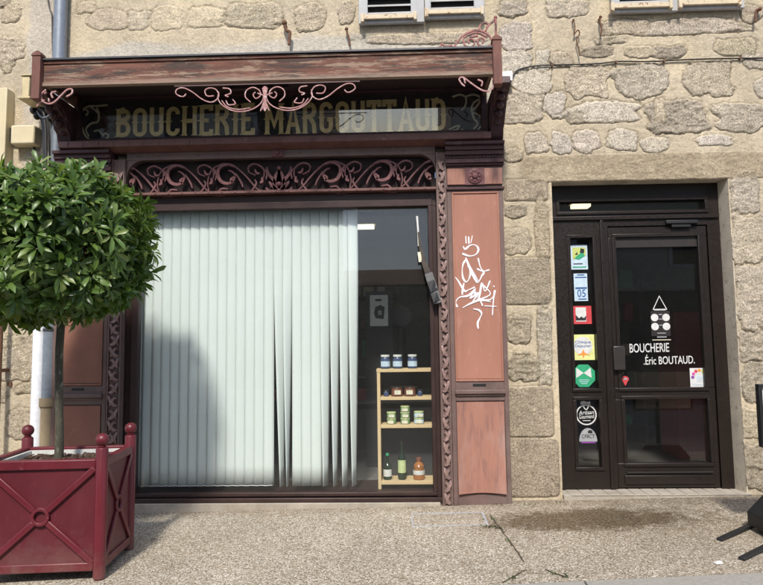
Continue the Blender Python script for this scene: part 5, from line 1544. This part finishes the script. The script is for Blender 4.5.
for sy in (-1, 1):
    y = sy*HY
    m = MB(); m.box(-HX+.02, HX-.02, y-.008, y+.008, .10, .70); s_ = m.build('side_panel', MAT['burgundyd'], pt)
    for za, zc_ in ((.675, .732), (.06, .112)):
        m = MB(); m.box(-HX+.03, HX-.03, y-.026, y+.026, za, zc_); m.build('rail', MAT['burgundy'], s_, bevel=.006)
    m = MB(); cz = .392
    yo = y+sy*.018
    for ex in (-1, 1):
        for ez in (-1, 1):
            beam(m, (ex*.040, cz+ez*.036), (ex*(HX-.035), cz+ez*.285), .038, yo, .018)
    m.build('cross_bar', MAT['burgundy'], s_, bevel=.006)
    m = MB(); m.ribbon([(.046*math.cos(t), cz+.046*math.sin(t)) for t in np.linspace(0, 2*math.pi, 33)], .020, yo-.013, yo+.013); m.build('ring', MAT['burgundy'], s_, bevel=.003)
for sx in (-1, 1):
    x = sx*HX
    m = MB(); m.box(x-.008, x+.008, -HY+.02, HY-.02, .10, .70); s_ = m.build('side_panel', MAT['burgundyd'], pt)
    for za, zc_ in ((.675, .732), (.06, .112)):
        m = MB(); m.box(x-.026, x+.026, -HY+.03, HY-.03, za, zc_); m.build('rail', MAT['burgundy'], s_, bevel=.006)
    m = MB(); xo = x+sx*.018
    for ex in (-1, 1):
        for ez in (-1, 1):
            beam(m, (ex*.034, cz+ez*.042), (ex*(HY-.035), cz+ez*.285), .034, xo, .018, 'y')
    m.build('cross_bar', MAT['burgundy'], s_, bevel=.006)
    m = MB()
    ring = [(.046*math.cos(t), cz+.046*math.sin(t)) for t in np.linspace(0, 2*math.pi, 33)]
    m.tube([(xo, p[0], p[1]) for p in ring], .012, 6); m.build('ring', MAT['burgundy'], s_)
m = MB(); framed(m, -HX+.035, HX-.035, -HY+.035, HY-.035, [(-HX+.055, HX-.055, -HY+.055, HY-.055)], .60, .715)
m.v = [(x, z, y) for x, y, z in m.v]; m.f = [f[::-1] for f in m.f]
m.build('liner', MAT['liner'], pt)
m = MB(); n = 26; r6 = random.Random(2); vs = []
for i in range(n+1):
    for j in range(n+1):
        vs.append((-HX+.056+(2*HX-.112)*i/n, -HY+.056+(2*HY-.112)*j/n, .668+r6.uniform(-.010, .014)+.016*math.sin(i*.35)*math.sin(j*.3)))
m.add(vs, [(i*(n+1)+j, (i+1)*(n+1)+j, (i+1)*(n+1)+j+1, i*(n+1)+j+1) for i in range(n) for j in range(n)])
for k in range(420):
    x = r6.uniform(-HX+.07, HX-.07); y = r6.uniform(-HY+.07, HY-.07); a = r6.uniform(0, 6.28); l = r6.uniform(.008, .022)
    d = np.array([math.cos(a), math.sin(a), r6.uniform(-.4, .4)])*l; s_ = np.array([-math.sin(a), math.cos(a), 0])*l*.4; c = np.array([x, y, .686+r6.uniform(0, .012)]); up_ = np.array([0, 0, .005])
    m.add([c-d-s_, c+d-s_, c+d+s_, c-d+s_, c-d-s_-up_, c+d-s_-up_, c+d+s_-up_, c-d+s_-up_], [(0,1,2,3),(7,6,5,4),(0,4,5,1),(1,5,6,2),(2,6,7,3),(3,7,4,0)])
m.build('soil', MAT['soil'], pt, ang=20)

# tree
TB = np.array([at(57.5, 455, -1.285)[0], -1.285, PL[2]+.66])
tree = empty('clipped_tree', 'clipped evergreen tree with a dense rounded crown on a thin trunk in the planter', 'tree', tuple(TB))
CC = np.array([TB[0]-.11, -1.285, 2.085]); RX, RZ = .685, .50
m = MB()
tp = CC[2]-.28
m.tube([(TB[0]+.012*math.sin(k*.9), TB[1]+.008*math.cos(k*1.3), TB[2]-.05+(tp-TB[2]+.05)*k/9) for k in range(10)], [.033, .028]+[.0255]*6+[.027, .033], 12)
r7 = random.Random(9)
def crown_r(d):
    """flattened, shouldered crown outline"""
    h = math.hypot(d[0], d[1]); z = d[2]
    rz = RZ*1.0 if z > 0 else RZ*.93
    e_ = 2.7
    return 1/((h/RX)**e_+(abs(z)/rz)**e_)**(1/e_)
for k in range(34):
    a = k*2.4; z = r7.uniform(-.55, .85)
    d = np.array([math.cos(a)*math.sqrt(1-z*z), math.sin(a)*math.sqrt(1-z*z), z])
    s0 = np.array([TB[0], TB[1], tp-.04+r7.uniform(-.04, .08)]); e1 = CC+d*crown_r(d)*r7.uniform(.70, .92)
    mid = s0+(e1-s0)*.5+np.array([0, 0, .10*(1-abs(z))])
    m.tube([s0, s0+(mid-s0)*.5+np.array([0,0,.03]), mid, e1], [.016, .012, .009, .004], 6)
m.build('trunk', MAT['bark'], tree)
def crown():
    V = []; Fc = []; T = []
    lump = lambda d: 1+.04*math.sin(5*d[0]+1.3)*math.cos(4*d[2]+.4)+.05*math.sin(8*d[1]+6*d[2])+.055*math.sin(11*d[0]-5*d[2]+3*d[1])-(.06 if d[2] > .75 else 0)
    tips = 1450
    for k in range(tips):
        z = r7.uniform(-1, 1); a = r7.uniform(0, 2*math.pi); h = math.sqrt(1-z*z)
        d = np.array([h*math.cos(a), h*math.sin(a), z])
        R_ = crown_r(d)*lump(d)
        inner = r7.random() < .22
        u = r7.uniform(.45, .82) if inner else r7.uniform(.86, 1.0)
        if r7.random() < .16: u *= r7.uniform(1.03, 1.13)
        c = CC+d*R_*u*.955
        out = d+np.array([0, 0, .45])+np.array([r7.gauss(0, .35) for _ in range(3)])
        out = out/np.linalg.norm(out)
        s1 = np.cross(out, np.array([r7.gauss(0,1) for _ in range(3)])); s1 /= np.linalg.norm(s1); s2 = np.cross(out, s1)
        nl = r7.randint(6, 9); tone = r7.gauss(.57, .14)+(.28 if r7.random() < .12 else 0)
        for q in range(nl):
            b = 2*math.pi*q/nl+r7.uniform(-.3, .3); op = math.radians(r7.uniform(28, 88))
            ld = out*math.cos(op)+(s1*math.cos(b)+s2*math.sin(b))*math.sin(op)
            ld[2] -= .16; ld /= np.linalg.norm(ld)
            sd = np.cross(ld, out); nrm = np.linalg.norm(sd)
            if nrm < 1e-3: continue
            sd /= nrm; up_ = np.cross(sd, ld)
            L = r7.uniform(.068, .126); W = L*r7.uniform(.25, .32)
            dr = r7.uniform(.10, .32)
            o0 = c+ld*.012
            p = [o0, o0+ld*L*.36, o0+ld*L*.74-up_*L*dr*.35, o0+ld*L-up_*L*dr]
            fold = W*.22
            i0 = len(V)
            V.extend([p[0], p[1], p[2], p[3],
                  p[1]+sd*W*.42+up_*fold, p[2]+sd*W*.5+up_*fold*.9, p[1]-sd*W*.42+up_*fold, p[2]-sd*W*.5+up_*fold*.9])
            Fc.extend([(i0, i0+4, i0+1), (i0, i0+1, i0+6), (i0+1, i0+4, i0+5, i0+2), (i0+1, i0+2, i0+7, i0+6), (i0+2, i0+5, i0+3), (i0+2, i0+3, i0+7)])
            tt = min(1, max(0, tone+r7.gauss(0, .16)+(.33 if r7.random() < .07 else 0)))
            T.extend([tt]*8)
    org = ORIG[tree.name]
    me = bpy.data.meshes.new('crown')
    me.from_pydata([tuple(np.array(v)-org) for v in V], [], Fc)
    me.polygons.foreach_set('use_smooth', [True]*len(me.polygons))
    a = me.attributes.new('tone', 'FLOAT', 'POINT'); a.data.foreach_set('value', T)
    me.materials.append(MAT['leaf'])
    o = bpy.data.objects.new('crown', me); COL.objects.link(o); o.parent = tree
crown()

# ------------------------------------------------------------------ houses across the street (seen only as reflections)
def far_house(x0, x1, hgt, wallm, label, gable):
    yF = -13.2
    e = empty('street_house', label, 'building', ((x0+x1)/2, yF-3, -.3), 'houses across the street')
    m = MB(); m.box(x0, x1, yF-6, yF, -1.7, hgt); m.build('wall', wallm, e)
    m = MB(); m.prism_x([(yF+.35, hgt-.05), (yF-3, hgt+gable), (yF-6.35, hgt-.05), (yF-6.35, hgt+.001)], x0-.1, x1+.1); m.build('roof', MAT['roof'], e)
    n = max(1, int((x1-x0)/2.4)); z = 3.6
    while z+1.7 < hgt:
        for k in range(n):
            xc = x0+(x1-x0)*(k+.5)/n
            m = MB(); framed(m, xc-.55, xc+.55, z, z+1.6, [(xc-.45, xc+.45, z+.1, z+1.5)], yF+.001, yF+.06); w = m.build('window', MAT['shutter'], e)
            m = MB(); m.box(xc-.45, xc+.45, yF+.002, yF+.02, z+.1, z+1.5); m.build('pane', MAT['shutdark'], w)
        z += 2.9
    m = MB(); m.box(x0+.4, x1-.4, yF+.001, yF+.08, .1, 2.9); m.build('shop_window', MAT['roomdark'], e)
far_house(-13.5, -2.3, 11.2, MAT['opp'], 'tall beige house across the street to the left', 2.2)
far_house(-2.28, 1.5, 3.2, MAT['opp2'], 'low grey house between two taller ones across the street', .8)
far_house(1.52, 13, 11.0, MAT['opp'], 'tall beige house across the street to the right', 2.2)
